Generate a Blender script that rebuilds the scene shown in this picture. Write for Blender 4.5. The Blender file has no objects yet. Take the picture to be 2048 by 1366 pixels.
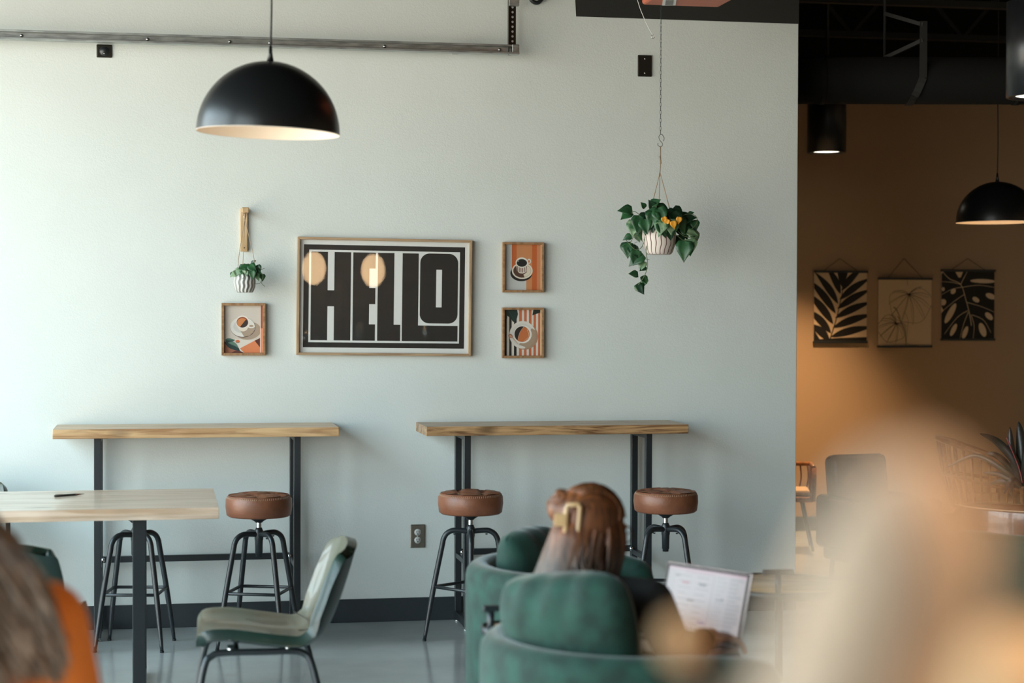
import bpy, bmesh, math, random
from mathutils import Vector, Matrix, Euler, noise
PI = math.pi
S = bpy.context.scene
C = S.collection
random.seed(7)

# ------------------------------------------------------------------ camera
F = 3700.0; EYE = 1.55; AZ = math.radians(10.8); PITCH = math.atan(63 / F); ROLL = 0.003
cam_d = bpy.data.cameras.new('camera'); cam = bpy.data.objects.new('camera', cam_d); C.objects.link(cam)
CM = Matrix.Rotation(-AZ, 4, 'Z') @ Matrix.Rotation(PI / 2 - PITCH, 4, 'X') @ Matrix.Rotation(ROLL, 4, 'Z')
cam.matrix_world = Matrix.Translation((0, 0, EYE)) @ CM
cam_d.sensor_width = 36; cam_d.lens = F / 2048 * 36
cam_d.clip_start = 0.02; cam_d.clip_end = 100
cam_d.dof.use_dof = True; cam_d.dof.focus_distance = 8.95; cam_d.dof.aperture_fstop = 2.3
S.camera = cam
S.view_settings.view_transform = 'Standard'; S.view_settings.look = 'None'
S.view_settings.gamma = 1; S.view_settings.use_curve_mapping = False
S.view_settings.exposure = 0.50

# ------------------------------------------------------------------ world: pale sky over sunlit paving
W = bpy.data.worlds.new('sky'); S.world = W; W.use_nodes = True
nt = W.node_tree; nt.nodes.clear()
wo = nt.nodes.new('ShaderNodeOutputWorld'); bg = nt.nodes.new('ShaderNodeBackground')
tc = nt.nodes.new('ShaderNodeTexCoord'); sx = nt.nodes.new('ShaderNodeSeparateXYZ')
rp = nt.nodes.new('ShaderNodeValToRGB'); mr = nt.nodes.new('ShaderNodeMapRange')
mr.inputs['From Min'].default_value = -1; mr.inputs['From Max'].default_value = 1
e = rp.color_ramp.elements
e[0].position = 0.0; e[0].color = (0.72, 0.63, 0.50, 1)
e[1].position = 1.0; e[1].color = (0.45, 0.80, 1.05, 1)
for p, c in ((0.47, (0.80, 0.74, 0.62, 1)), (0.52, (0.97, 1.0, 0.98, 1)), (0.62, (0.78, 1.0, 1.10, 1))):
    q = e.new(p); q.color = c
nt.links.new(tc.outputs['Generated'], sx.inputs[0]); nt.links.new(sx.outputs['Z'], mr.inputs['Value'])
nt.links.new(mr.outputs[0], rp.inputs[0]); nt.links.new(rp.outputs[0], bg.inputs[0]); nt.links.new(bg.outputs[0], wo.inputs[0])
bg.inputs[1].default_value = 7.0

# ------------------------------------------------------------------ room numbers
WY = 9.135            # back wall plane
XL = -2.3             # glazed left wall
XE = 3.245            # free end of the back wall
YF = 12.4             # far wall of the room behind
XR = 9.0; YB = -4.2; HC = 4.3
DOOR = (5.3, 8.75, 0.03, 3.35)   # glazed door opening y0 y1 z0 z1
ADDED_DOOR = (-0.4, 4.7, 0.03, 3.35)  # added second opening, out of view, lets side light onto the foreground

def area(name, loc, rot, size, energy, col, portal=False, size_y=None):
    l = bpy.data.lights.new(name, 'AREA'); l.size = size; l.energy = energy; l.color = col
    if size_y: l.shape = 'RECTANGLE'; l.size_y = size_y
    l.cycles.is_portal = portal
    o = bpy.data.objects.new(name, l); o.location = loc; o.rotation_euler = rot; C.objects.link(o)
    return o
# daylight portal filling the door opening, facing into the room
area('daylight_portal', (XL - 0.16, (DOOR[0] + DOOR[1]) / 2, (DOOR[2] + DOOR[3]) / 2), (0, -PI / 2, 0), DOOR[3] - DOOR[2], 1, (1, 1, 1), True, DOOR[1] - DOOR[0])
area('daylight_portal', (XL - 0.16, (ADDED_DOOR[0] + ADDED_DOOR[1]) / 2, (ADDED_DOOR[2] + ADDED_DOOR[3]) / 2), (0, -PI / 2, 0), ADDED_DOOR[3] - ADDED_DOOR[2], 1, (1, 1, 1), True, ADDED_DOOR[1] - ADDED_DOOR[0])

# ------------------------------------------------------------------ helpers
def ray(px, py):
    d = Vector(((px - 1024) / F, -(py - 683) / F, -1)); return (CM.to_3x3() @ d)
def at(px, py, X=None, Y=None, Z=None):
    d = ray(px, py); o = Vector((0, 0, EYE))
    k = (X - o.x) / d.x if X is not None else (Y - o.y) / d.y if Y is not None else (Z - o.z) / d.z
    return o + d * k
def pd(px, zc, z=0.0):
    t = (px - 1024) / F
    return Vector((zc * (math.sin(AZ) + t * math.cos(AZ)), zc * (math.cos(AZ) - t * math.sin(AZ)), z))
def pz(py, zc): return EYE - (py - 620) / F * zc
def srgb(r, g, b):
    f = lambda c: (c / 255 / 12.92) if c / 255 <= 0.04045 else ((c / 255 + 0.055) / 1.055) ** 2.4
    return (f(r), f(g), f(b), 1)

def mat(name, col, rough=0.6, metal=0.0, bump=0.0, bscale=40.0, var=0.0, vscale=6.0, coat=0.0, sheen=0.0, emit=None, estr=0.0, stretch=None, col2=None, spec=0.5):
    m = bpy.data.materials.new(name); m.use_nodes = True
    n = m.node_tree.nodes; l = m.node_tree.links; b = n['Principled BSDF']
    if len(col) == 3: col = (*col, 1)
    b.inputs['Base Color'].default_value = col; b.inputs['Roughness'].default_value = rough
    b.inputs['Metallic'].default_value = metal; b.inputs['Coat Weight'].default_value = coat
    b.inputs['Specular IOR Level'].default_value = spec
    if sheen: b.inputs['Sheen Weight'].default_value = sheen; b.inputs['Sheen Roughness'].default_value = 0.4
    if emit: b.inputs['Emission Color'].default_value = (*emit[:3], 1); b.inputs['Emission Strength'].default_value = estr
    t = n.new('ShaderNodeTexCoord'); mp = n.new('ShaderNodeMapping'); l.new(t.outputs['Object'], mp.inputs[0])
    if stretch: mp.inputs['Scale'].default_value = stretch
    if var or col2:
        x = n.new('ShaderNodeTexNoise'); x.inputs['Scale'].default_value = vscale; x.inputs['Detail'].default_value = 5
        l.new(mp.outputs[0], x.inputs['Vector'])
        r = n.new('ShaderNodeValToRGB'); c2 = col2 or tuple(max(0, c * (1 - var)) for c in col[:3]) + (1,)
        if len(c2) == 3: c2 = (*c2, 1)
        r.color_ramp.elements[0].color = c2; r.color_ramp.elements[1].color = tuple(min(1, c * (1 + var * 0.6)) for c in col[:3]) + (1,)
        r.color_ramp.elements[0].position = 0.35; r.color_ramp.elements[1].position = 0.65
        l.new(x.outputs[0], r.inputs[0]); l.new(r.outputs[0], b.inputs['Base Color'])
    if bump:
        y = n.new('ShaderNodeTexNoise'); y.inputs['Scale'].default_value = bscale; y.inputs['Detail'].default_value = 3
        l.new(mp.outputs[0], y.inputs['Vector'])
        u = n.new('ShaderNodeBump'); u.inputs['Strength'].default_value = bump; u.inputs['Distance'].default_value = 0.01
        l.new(y.outputs[0], u.inputs['Height']); l.new(u.outputs[0], b.inputs['Normal'])
    return m

def wood(name, c1, c2, axis=0, scale=1.0, rough=0.5, knots=False, coat=0.0):
    m = bpy.data.materials.new(name); m.use_nodes = True
    n = m.node_tree.nodes; l = m.node_tree.links; b = n['Principled BSDF']
    t = n.new('ShaderNodeTexCoord'); mp = n.new('ShaderNodeMapping'); l.new(t.outputs['Object'], mp.inputs[0])
    s = [14 * scale] * 3; s[axis] = 1.1 * scale; mp.inputs['Scale'].default_value = s
    a = n.new('ShaderNodeTexNoise'); a.inputs['Scale'].default_value = 2.2; a.inputs['Detail'].default_value = 8; a.inputs['Distortion'].default_value = 1.2 if knots else 0.5
    l.new(mp.outputs[0], a.inputs['Vector'])
    r = n.new('ShaderNodeValToRGB'); r.color_ramp.elements[0].color = (*c1, 1); r.color_ramp.elements[1].color = (*c2, 1)
    r.color_ramp.elements[0].position = 0.36; r.color_ramp.elements[1].position = 0.62
    q = r.color_ramp.elements.new(0.5); q.color = tuple((c1[i] * 0.35 + c2[i] * 0.65) for i in range(3)) + (1,)
    l.new(a.outputs[0], r.inputs[0])
    src = r.outputs[0]
    if knots:
        v = n.new('ShaderNodeTexVoronoi'); v.inputs['Scale'].default_value = 1.0
        mp2 = n.new('ShaderNodeMapping'); s2 = [5] * 3; s2[axis] = 2.2; mp2.inputs['Scale'].default_value = s2
        l.new(t.outputs['Object'], mp2.inputs[0]); l.new(mp2.outputs[0], v.inputs['Vector'])
        kr = n.new('ShaderNodeValToRGB'); kr.color_ramp.elements[0].color = (1, 1, 1, 1); kr.color_ramp.elements[1].color = (0, 0, 0, 1)
        kr.color_ramp.elements[0].position = 0.02; kr.color_ramp.elements[1].position = 0.16
        l.new(v.outputs['Distance'], kr.inputs[0])
        mx = n.new('ShaderNodeMixRGB'); mx.inputs['Color2'].default_value = tuple(c * 0.35 for c in c1) + (1,)
        l.new(kr.outputs[0], mx.inputs[0]); l.new(src, mx.inputs['Color1']); src = mx.outputs[0]
    l.new(src, b.inputs['Base Color']); b.inputs['Roughness'].default_value = rough; b.inputs['Coat Weight'].default_value = coat
    u = n.new('ShaderNodeBump'); u.inputs['Strength'].default_value = 0.15; u.inputs['Distance'].default_value = 0.004
    l.new(a.outputs[0], u.inputs['Height']); l.new(u.outputs[0], b.inputs['Normal'])
    return m

def glass_mat(name, refl=1.0, tint=(1, 1, 1), ior=1.5):
    m = bpy.data.materials.new(name); m.use_nodes = True
    n = m.node_tree.nodes; l = m.node_tree.links; n.clear()
    o = n.new('ShaderNodeOutputMaterial'); mx = n.new('ShaderNodeMixShader'); tr = n.new('ShaderNodeBsdfTransparent'); gl = n.new('ShaderNodeBsdfGlossy')
    tr.inputs[0].default_value = (*tint, 1); gl.inputs['Roughness'].default_value = 0.0
    fr = n.new('ShaderNodeFresnel'); fr.inputs[0].default_value = ior
    gg = n.new('ShaderNodeNewGeometry'); iv = n.new('ShaderNodeMath'); iv.operation = 'SUBTRACT'; iv.inputs[0].default_value = 1; l.new(gg.outputs['Backfacing'], iv.inputs[1])
    mu = n.new('ShaderNodeMath'); mu.operation = 'MULTIPLY'; l.new(fr.outputs[0], mu.inputs[0]); l.new(iv.outputs[0], mu.inputs[1])
    l.new(mu.outputs[0], mx.inputs[0]); l.new(tr.outputs[0], mx.inputs[1]); l.new(gl.outputs[0], mx.inputs[2]); l.new(mx.outputs[0], o.inputs[0])
    return m

class MB:
    def __init__(s): s.b = bmesh.new()
    def _fin(s, vs, mi, smooth):
        fs = set()
        for v in vs: fs.update(v.link_faces)
        for f in fs: f.material_index = mi; f.smooth = smooth
    def box(s, c, d, rot=None, mi=0, taper=None):
        r = bmesh.ops.create_cube(s.b, size=1); M = Matrix.Translation(c) @ (rot.to_4x4() if rot else Matrix()) @ Matrix.Diagonal((*d, 1))
        if taper:
            for v in r['verts']:
                if v.co.z > 0: v.co.x *= taper; v.co.y *= taper
        bmesh.ops.transform(s.b, matrix=M, verts=r['verts']); s._fin(r['verts'], mi, False); return s
    def bar(s, p, q, w, h, mi=0, up=(0, 0, 1)):
        p = Vector(p); q = Vector(q); d = q - p; x = d.normalized(); up = Vector(up)
        if abs(x.dot(up)) > 0.95: up = Vector((0, 1, 0))
        y = up.cross(x).normalized(); z = x.cross(y)
        R = Matrix((x, y, z)).transposed()
        return s.box((p + q) / 2, (d.length, w, h), R, mi)
    def tube(s, pts, r, seg=10, mi=0, closed=False, smooth=True, cap=True, flat=1.0):
        pts = [Vector(p) for p in pts]; n = len(pts); rs = r if isinstance(r, (list, tuple)) else [r] * n
        rings = []; prev = None
        for i, p in enumerate(pts):
            a = pts[(i - 1) % n] if (i or closed) else p; c = pts[(i + 1) % n] if (i < n - 1 or closed) else p
            t = (c - a).normalized()
            if prev is None:
                u = Vector((0, 0, 1)) if abs(t.z) < 0.9 else Vector((1, 0, 0)); x = t.cross(u).normalized()
            else:
                x = (prev - t * prev.dot(t)); x = x.normalized() if x.length > 1e-6 else t.orthogonal().normalized()
            y = t.cross(x); prev = x
            rings.append([s.b.verts.new(p + (x * math.cos(k * 2 * PI / seg) + y * math.sin(k * 2 * PI / seg) * flat) * rs[i]) for k in range(seg)])
        m = n if closed else n - 1
        for i in range(m):
            A = rings[i]; B = rings[(i + 1) % n]
            for k in range(seg):
                f = s.b.faces.new((A[k], A[(k + 1) % seg], B[(k + 1) % seg], B[k])); f.smooth = smooth; f.material_index = mi
        if cap and not closed:
            for R_ in (rings[0], rings[-1]):
                f = s.b.faces.new(R_); f.material_index = mi
        return s
    def lathe(s, prof, seg=32, M=None, mi=0, a0=0.0, a1=2 * PI, smooth=True):
        M = M or Matrix(); full = abs(a1 - a0 - 2 * PI) < 1e-6; n = seg if full else seg + 1
        rings = []
        for r, z in prof:
            if r < 1e-6: v = s.b.verts.new(M @ Vector((0, 0, z))); rings.append([v] * n)
            else: rings.append([s.b.verts.new(M @ Vector((r * math.cos(a0 + (a1 - a0) * k / seg), r * math.sin(a0 + (a1 - a0) * k / seg), z))) for k in range(n)])
        for A, B in zip(rings, rings[1:]):
            for k in range(seg):
                j = (k + 1) % n; q = []
                for v in (A[k], A[j], B[j], B[k]):
                    if v not in q: q.append(v)
                if len(q) > 2:
                    f = s.b.faces.new(q); f.smooth = smooth; f.material_index = mi
        return s
    def ell(s, c, r, rot=None, seg=20, mi=0):
        q = bmesh.ops.create_uvsphere(s.b, u_segments=seg, v_segments=max(8, seg * 2 // 3), radius=1)
        M = Matrix.Translation(c) @ (rot.to_4x4() if rot else Matrix()) @ Matrix.Diagonal((*r, 1))
        bmesh.ops.transform(s.b, matrix=M, verts=q['verts']); s._fin(q['verts'], mi, True); return s
    def cap(s, p, q, r1, r2, seg=14, mi=0):
        p = Vector(p); q = Vector(q); d = q - p; L = d.length; pts = []; rs = []
        t = d.normalized()
        for a in (80, 55, 25): pts.append(p - t * r1 * math.sin(math.radians(a))); rs.append(r1 * math.cos(math.radians(a)))
        for k in range(5): pts.append(p + d * k / 4); rs.append(r1 + (r2 - r1) * k / 4)
        for a in (25, 55, 80): pts.append(q + t * r2 * math.sin(math.radians(a))); rs.append(r2 * math.cos(math.radians(a)))
        return s.tube(pts, rs, seg, mi)
    def prism(s, pts, M, h, mi=0):
        lo = [s.b.verts.new(M @ Vector((x, y, 0))) for x, y in pts]; hi = [s.b.verts.new(M @ Vector((x, y, h))) for x, y in pts]
        fs = [s.b.faces.new(lo[::-1]), s.b.faces.new(hi)]
        for k in range(len(pts)):
            j = (k + 1) % len(pts); fs.append(s.b.faces.new((lo[k], lo[j], hi[j], hi[k])))
        for f in fs: f.material_index = mi
        return s
    def build(s, name, mats, parent=None, bevel=0.0, bseg=2, sub=0, remesh=0.0, smooth_it=0, solid=0.0, recalc=True, loc=None):
        if recalc: bmesh.ops.recalc_face_normals(s.b, faces=s.b.faces)
        me = bpy.data.meshes.new(name); s.b.to_mesh(me); s.b.free()
        for m in (mats if isinstance(mats, (list, tuple)) else [mats]): me.materials.append(m)
        o = bpy.data.objects.new(name, me); C.objects.link(o); o.parent = parent
        if loc is not None: o.location = loc
        if solid: q = o.modifiers.new('solid', 'SOLIDIFY'); q.thickness = solid; q.offset = 0
        if remesh:
            q = o.modifiers.new('remesh', 'REMESH'); q.mode = 'VOXEL'; q.voxel_size = remesh; q.use_smooth_shade = True
        if smooth_it: q = o.modifiers.new('smooth', 'SMOOTH'); q.iterations = smooth_it; q.factor = 0.5
        if sub: q = o.modifiers.new('sub', 'SUBSURF'); q.levels = sub; q.render_levels = sub
        if bevel:
            q = o.modifiers.new('bevel', 'BEVEL'); q.width = bevel; q.segments = bseg; q.limit_method = 'ANGLE'; q.angle_limit = 0.6
        return o

def tag(o, label, cat, group=None, kind=None):
    o['label'] = label; o['category'] = cat
    if group: o['group'] = group
    if kind: o['kind'] = kind
    return o
def thing(name, loc, label, cat, rotz=0.0, group=None):
    o = bpy.data.objects.new(name, None); C.objects.link(o); o.location = loc; o.rotation_euler = (0, 0, rotz); o.empty_display_size = 0.1
    return tag(o, label, cat, group)
def struct(o): o['kind'] = 'structure'; return o
def copy_tree(root, loc, rotz, label, cat=None, group=None):
    r = root.copy(); C.objects.link(r); r.location = loc; r.rotation_euler = (0, 0, rotz); r['label'] = label
    for ch in list(root.children):
        c = ch.copy(); C.objects.link(c); c.parent = r
        for g in ch.children:
            d = g.copy(); C.objects.link(d); d.parent = c
    return r
def spline(pts, n=8):
    pts = [Vector(p) for p in pts]; out = []
    for i in range(len(pts) - 1):
        a = pts[max(i - 1, 0)]; b = pts[i]; c = pts[i + 1]; d = pts[min(i + 2, len(pts) - 1)]
        for k in range(n):
            t = k / n
            out.append(0.5 * ((2 * b) + (c - a) * t + (2 * a - 5 * b + 4 * c - d) * t * t + (3 * b - a - 3 * c + d) * t ** 3))
    out.append(pts[-1]); return out

# ------------------------------------------------------------------ materials
M_wall = mat('warm white wall paint', (0.67, 0.715, 0.685), 0.75, bump=0.12, bscale=160, var=0.02, vscale=3)
M_band = mat('black wall paint', srgb(40, 41, 38), 0.6, bump=0.08, bscale=160)
M_base = mat('black rubber baseboard', srgb(45, 52, 56), 0.45)
M_ceil = mat('black ceiling paint', (0.006, 0.006, 0.0055), 0.9, spec=0.2)
M_tan = mat('tan wall paint', (0.42, 0.29, 0.175), 0.8, bump=0.08, bscale=120)
M_sidewall = mat('grey side wall paint', (0.5, 0.49, 0.46), 0.8)
M_black = mat('black powder coated steel', (0.014, 0.019, 0.022), 0.36, spec=0.6)
M_satin = mat('satin black lamp shell', (0.008, 0.009, 0.010), 0.33, spec=0.5)
M_lampwhite = mat('white lamp lining', (0.85, 0.78, 0.68), 0.5)
M_galv = mat('galvanized steel', (0.42, 0.45, 0.44), 0.42, metal=0.85, var=0.3, vscale=18, stretch=(0.6, 3, 3))
M_chrome = mat('chrome', (0.7, 0.72, 0.73), 0.15, metal=1)
M_oak = wood('light oak frame', (0.30, 0.19, 0.105), (0.46, 0.32, 0.19), 0, 2.0)
M_walnut = wood('brown wood frame', (0.24, 0.125, 0.055), (0.37, 0.21, 0.10), 2, 2.0)
M_pine = wood('pale pine slab', (0.36, 0.19, 0.085), (0.64, 0.41, 0.21), 0, 1.0, 0.38, True, 0.2)
M_live = wood('live edge slab', (0.16, 0.075, 0.03), (0.50, 0.30, 0.14), 0, 1.6, 0.4, True, 0.2)
M_slab = wood('pinkish pale table slab', (0.50, 0.34, 0.22), (0.74, 0.58, 0.45), 0, 0.7, 0.30, True, 0.4)
M_leather = mat('tan leather', (0.23, 0.085, 0.042), 0.42, var=0.25, vscale=9, bump=0.10, bscale=90)
M_stitch = mat('pale stitching', (0.42, 0.28, 0.18), 0.7)
M_leather2 = mat('dark brown leather', (0.13, 0.055, 0.028), 0.26, var=0.3, vscale=7, bump=0.12, bscale=30, coat=0.4)
M_velvet = mat('green velvet', (0.008, 0.050, 0.033), 0.8, var=0.45, vscale=16, sheen=0.32, bump=0.1, bscale=60)
M_velvet2 = mat('dark green velvet', (0.007, 0.048, 0.032), 0.8, var=0.3, vscale=9, sheen=0.25, bump=0.1, bscale=60)
M_gleather = mat('olive brown leather', (0.060, 0.066, 0.040), 0.36, var=0.35, vscale=6, bump=0.06, bscale=50, coat=0.3, col2=(0.085, 0.062, 0.032))
M_gouter = mat('dark green leather', (0.014, 0.036, 0.026), 0.38, var=0.3, vscale=8, bump=0.06, bscale=50, coat=0.2)
M_brass = mat('antique nickel plate', (0.30, 0.28, 0.24), 0.35, metal=0.9)
M_darkplate = mat('dark bronze plate', (0.035, 0.032, 0.026), 0.3, metal=0.6)
M_outlet = mat('grey outlet plastic', (0.55, 0.56, 0.54), 0.4)
M_slot = mat('dark slots', (0.01, 0.01, 0.01), 0.6)
M_rope = mat('jute cord', (0.42, 0.32, 0.22), 0.9, bump=0.5, bscale=300)
M_twine = mat('beige cotton cord', (0.55, 0.47, 0.36), 0.9)
M_bracket = wood('pale bamboo', (0.46, 0.30, 0.15), (0.62, 0.44, 0.25), 2, 2.0)
M_soil = mat('potting soil', (0.03, 0.02, 0.012), 0.95, bump=0.5)
M_leaf = mat('pothos leaf', (0.026, 0.095, 0.034), 0.36, var=0.4, vscale=25, col2=(0.012, 0.048, 0.020))
M_leaf2 = mat('variegated pothos leaf', (0.24, 0.34, 0.20), 0.4, vscale=30, col2=(0.03, 0.11, 0.042), var=0.2)
M_leafdark = mat('dark pothos leaf', (0.012, 0.05, 0.022), 0.35, var=0.3, vscale=25)
M_leafy = mat('yellowed leaf', (0.72, 0.32, 0.02), 0.5, var=0.15, vscale=20)
M_stem = mat('plant stem', (0.10, 0.14, 0.06), 0.6)
M_cord = mat('black lamp cord', (0.01, 0.01, 0.01), 0.6)
M_orange = mat('orange painted steel', (0.42, 0.10, 0.045), 0.5, var=0.08, vscale=20)
M_white = mat('white plastic', (0.7, 0.7, 0.68), 0.5)
M_skin = mat('skin', (0.50, 0.27, 0.18), 0.5, var=0.08, vscale=12)
M_rattan = mat('amber rattan', (0.26, 0.11, 0.04), 0.35, var=0.3, vscale=40)
M_cushion = mat('cream seat pad', (0.5, 0.36, 0.22), 0.85)
M_glass = glass_mat('clear glazing'); M_pglass = glass_mat('picture glass', ior=1.45)

# floor: sealed grey concrete
M_floor = mat('sealed grey concrete', (0.46, 0.48, 0.47), 0.13, var=0.18, vscale=1.6, bump=0.02, bscale=5)

# brick wall behind the camera
M_brick = bpy.data.materials.new('painted tan brick'); M_brick.use_nodes = True
n = M_brick.node_tree.nodes; l = M_brick.node_tree.links
t = n.new('ShaderNodeTexCoord'); mp = n.new('ShaderNodeMapping'); mp.inputs['Rotation'].default_value = (PI / 2, 0, 0)
bk = n.new('ShaderNodeTexBrick'); bk.inputs['Scale'].default_value = 1.6; bk.inputs['Color1'].default_value = (0.42, 0.31, 0.23, 1); bk.inputs['Color2'].default_value = (0.34, 0.25, 0.18, 1)
bk.inputs['Mortar'].default_value = (0.14, 0.1, 0.08, 1); bk.inputs['Mortar Size'].default_value = 0.012
l.new(t.outputs['Object'], mp.inputs[0]); l.new(mp.outputs[0], bk.inputs['Vector']); l.new(bk.outputs[0], n['Principled BSDF'].inputs['Base Color'])

# ------------------------------------------------------------------ structure
def wallbox(name, x0, x1, y0, y1, z0, z1, m, bevel=0):
    return struct(MB().box(((x0 + x1) / 2, (y0 + y1) / 2, (z0 + z1) / 2), (x1 - x0, y1 - y0, z1 - z0)).build(name, m, bevel=bevel))
wallbox('floor', XL - 0.2, XR + 0.2, YB - 0.2, YF + 0.2, -0.12, 0, M_floor)
wallbox('ceiling', XL - 0.2, XR + 0.2, YB - 0.2, YF + 0.2, HC, HC + 0.12, M_ceil)
wallbox('wall_back', XL, XE, WY, WY + 0.16, 0, HC, M_wall, 0.004)
wallbox('wall_far', XL, XR, YF, YF + 0.15, 0, HC, M_tan)
wallbox('wall_right', XR, XR + 0.15, YB, YF + 0.15, 0, HC, M_tan)
wallbox('wall_front', XL, XR, YB - 0.15, YB, 0, HC, M_brick)
wl = MB()
for y0, y1, z0, z1 in ((YB, ADDED_DOOR[0], 0, HC), (ADDED_DOOR[1], DOOR[0], 0, HC), (DOOR[1], YF, 0, HC), (DOOR[0], DOOR[1], DOOR[3], HC), (ADDED_DOOR[0], ADDED_DOOR[1], ADDED_DOOR[3], HC)):
    wl.box((XL - 0.08, (y0 + y1) / 2, (z0 + z1) / 2), (0.16, y1 - y0, z1 - z0))
struct(wl.build('wall_left', M_sidewall))
wallbox('baseboard_back', XL + 0.001, XE, WY - 0.012, WY, 0, 0.115, M_base, 0.003)
wallbox('baseboard_far', XL + 0.001, XR, YF - 0.014, YF, 0, 0.10, M_base)
# glazed sectional door in the left wall, plus an added unseen one for fill
for wn, (y0, y1, z0, z1) in (('window_1', DOOR), ('added_window', ADDED_DOOR)):
    dm = MB(); nc, nr = max(3, round((y1 - y0) / 0.9)), 5
    for k in range(nc + 1): dm.box((XL - 0.08, y0 + (y1 - y0) * k / nc, (z0 + z1) / 2), (0.05, 0.05, z1 - z0))
    for k in range(nr + 1): dm.box((XL - 0.08, (y0 + y1) / 2, z0 + (z1 - z0) * k / nr), (0.05, y1 - y0, 0.045))
    wf = struct(dm.build(wn, M_black))
    MB().box((XL - 0.085, (y0 + y1) / 2, (z0 + z1) / 2), (0.006, y1 - y0, z1 - z0)).build('window_pane', M_glass, wf)
# black painted band high on the back wall
a = at(1147, 0, Y=WY); b_ = at(1152, 33, Y=WY); c_ = at(1597, 48, Y=WY)
bm_ = MB()
Mx = Matrix(((1, 0, 0, 0), (0, 0, -1, WY - 0.0005), (0, 1, 0, 0), (0, 0, 0, 1)))
bm_.prism([(b_.x, b_.z), (XE, c_.z), (XE, HC), (a.x - 0.06, HC)], Mx, 0.0035)
struct(bm_.build('trim_1', M_band))

# ------------------------------------------------------------------ track of the overhead door, plates, heater
ty = WY - 0.11
pL = at(-60, 72, Y=ty); pR = at(1037, 96, Y=ty)
tr = thing('door_track', (0, 0, 0), 'galvanized steel overhead door track running along the wall under the ceiling', 'door track')
h = 0.045; zt = (pL.z + pR.z) / 2
m = MB()
x0, x1 = pL.x - 1.0, pR.x; L = x1 - x0; xc = (x0 + x1) / 2
m.box((xc, ty + 0.012, zt), (L, 0.003, h * 0.9)); m.box((xc, ty, zt + h / 2), (L, 0.03, 0.003)); m.box((xc, ty - 0.004, zt - h / 2), (L, 0.05, 0.003))
m.box((xc, ty - 0.028, zt - h / 2 + 0.004), (L, 0.003, 0.009)); m.box((xc, ty - 0.013, zt + h / 2 - 0.004), (L, 0.003, 0.008))
m.build('rail', M_galv, tr, bevel=0.001)
for px in (43, 295, 460, 540, 770, 1000):
    q = at(px, 80, Y=ty); MB().ell((q.x, ty + 0.008, zt), (0.008, 0.006, 0.008), seg=10).build('bolt', M_chrome, tr)
hg = MB(); q0 = at(1017, 50, Y=ty); q1 = at(1033, 50, Y=ty)
hg.box(((q0.x + q1.x) / 2, ty + 0.016, zt + 0.6), (q1.x - q0.x, 0.003, 1.25)); hg.box((q0.x, ty + 0.003, zt + 0.6), (0.003, 0.028, 1.25))
for k in range(26): hg.lathe([(0.006, 0), (0.006, 0.0015), (0, 0.0015)], 10, Matrix.Translation(((q0.x + q1.x) / 2 + 0.003, ty + 0.0145, zt + 0.045 + k * 0.024)) @ Matrix.Rotation(PI / 2, 4, 'X'), mi=1)
hg.build('perforated_hanger', [M_darkplate, M_white], tr)
MB().box(((q0.x + q1.x) / 2 + 0.004, ty - 0.01, zt + 0.24), (0.05, 0.03, 0.05)).build('hanger_clip', M_galv, tr, bevel=0.002)
MB().box((x1 - 0.018, ty - 0.002, zt), (0.036, 0.04, 0.05)).build('end_stop', M_galv, tr, bevel=0.003)
MB().bar((q0.x, ty + 0.02, zt + 1.2), (q0.x, WY, zt + 1.2), 0.03, 0.03).build('wall_bracket', M_galv, tr)
MB().bar((x1 - 0.3, ty + 0.013, zt), (x1 - 0.3, WY, zt), 0.03, 0.03).build('wall_bracket', M_galv, tr)

def plate(name, px0, py0, px1, py1, label, m_, depth=0.008):
    a = at(px0, py0, Y=WY); b = at(px1, py1, Y=WY); c = (a + b) / 2; w = b.x - a.x; hh = a.z - b.z
    t = thing(name, (c.x, WY - 0.0005, c.z), label, 'wall plate')
    MB().box((0, -depth / 2, 0), (w, depth, hh)).build('plate', m_, t, bevel=0.004)
    return t, w, hh
t, w, hh = plate('blank_wall_plate', 1275, 110, 1303, 154, 'dark bronze blank plate on the wall left of the hanging chain', M_darkplate)
for s_ in (-1, 1): MB().ell((0, -0.009, s_ * hh * 0.33), (0.005, 0.002, 0.005), seg=10).build('screw', M_chrome, t)
t, w, hh = plate('sensor_plate', 193, 89, 224, 116, 'small square dark plate just below the steel track', M_darkplate)
MB().lathe([(0.0, 0.012), (0.018, 0.011), (0.024, 0.0)], 24, Matrix.Translation((0, -0.007, 0)) @ Matrix.Rotation(PI / 2, 4, 'X')).build('dial', M_black, t)
MB().ell((0, -0.017, -hh * 0.2), (0.004, 0.006, 0.004), seg=10).build('screw', M_chrome, t)
t, w, hh = plate('wall_outlet', 820, 1049, 850, 1095, 'nickel duplex outlet low on the wall between the two bar tables', M_brass); t['category'] = 'outlet'
for s_ in (-1, 1):
    rc = MB().lathe([(0.0, 0.004), (0.0165, 0.0035), (0.0175, 0)], 24, Matrix.Translation((0, -0.007, s_ * 0.0195)) @ Matrix.Rotation(PI / 2, 4, 'X')).build('receptacle', M_outlet, t)
    sm = MB()
    for xo in (-0.006, 0.006): sm.box((xo, -0.0115, s_ * 0.0195 + 0.003), (0.0022, 0.002, 0.008))
    sm.ell((0, -0.0112, s_ * 0.0195 - 0.008), (0.0026, 0.0014, 0.003), seg=8)
    sm.build('slots', M_slot, rc)
MB().ell((0, -0.0085, 0), (0.003, 0.002, 0.003), seg=8).build('screw', M_chrome, t)

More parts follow.
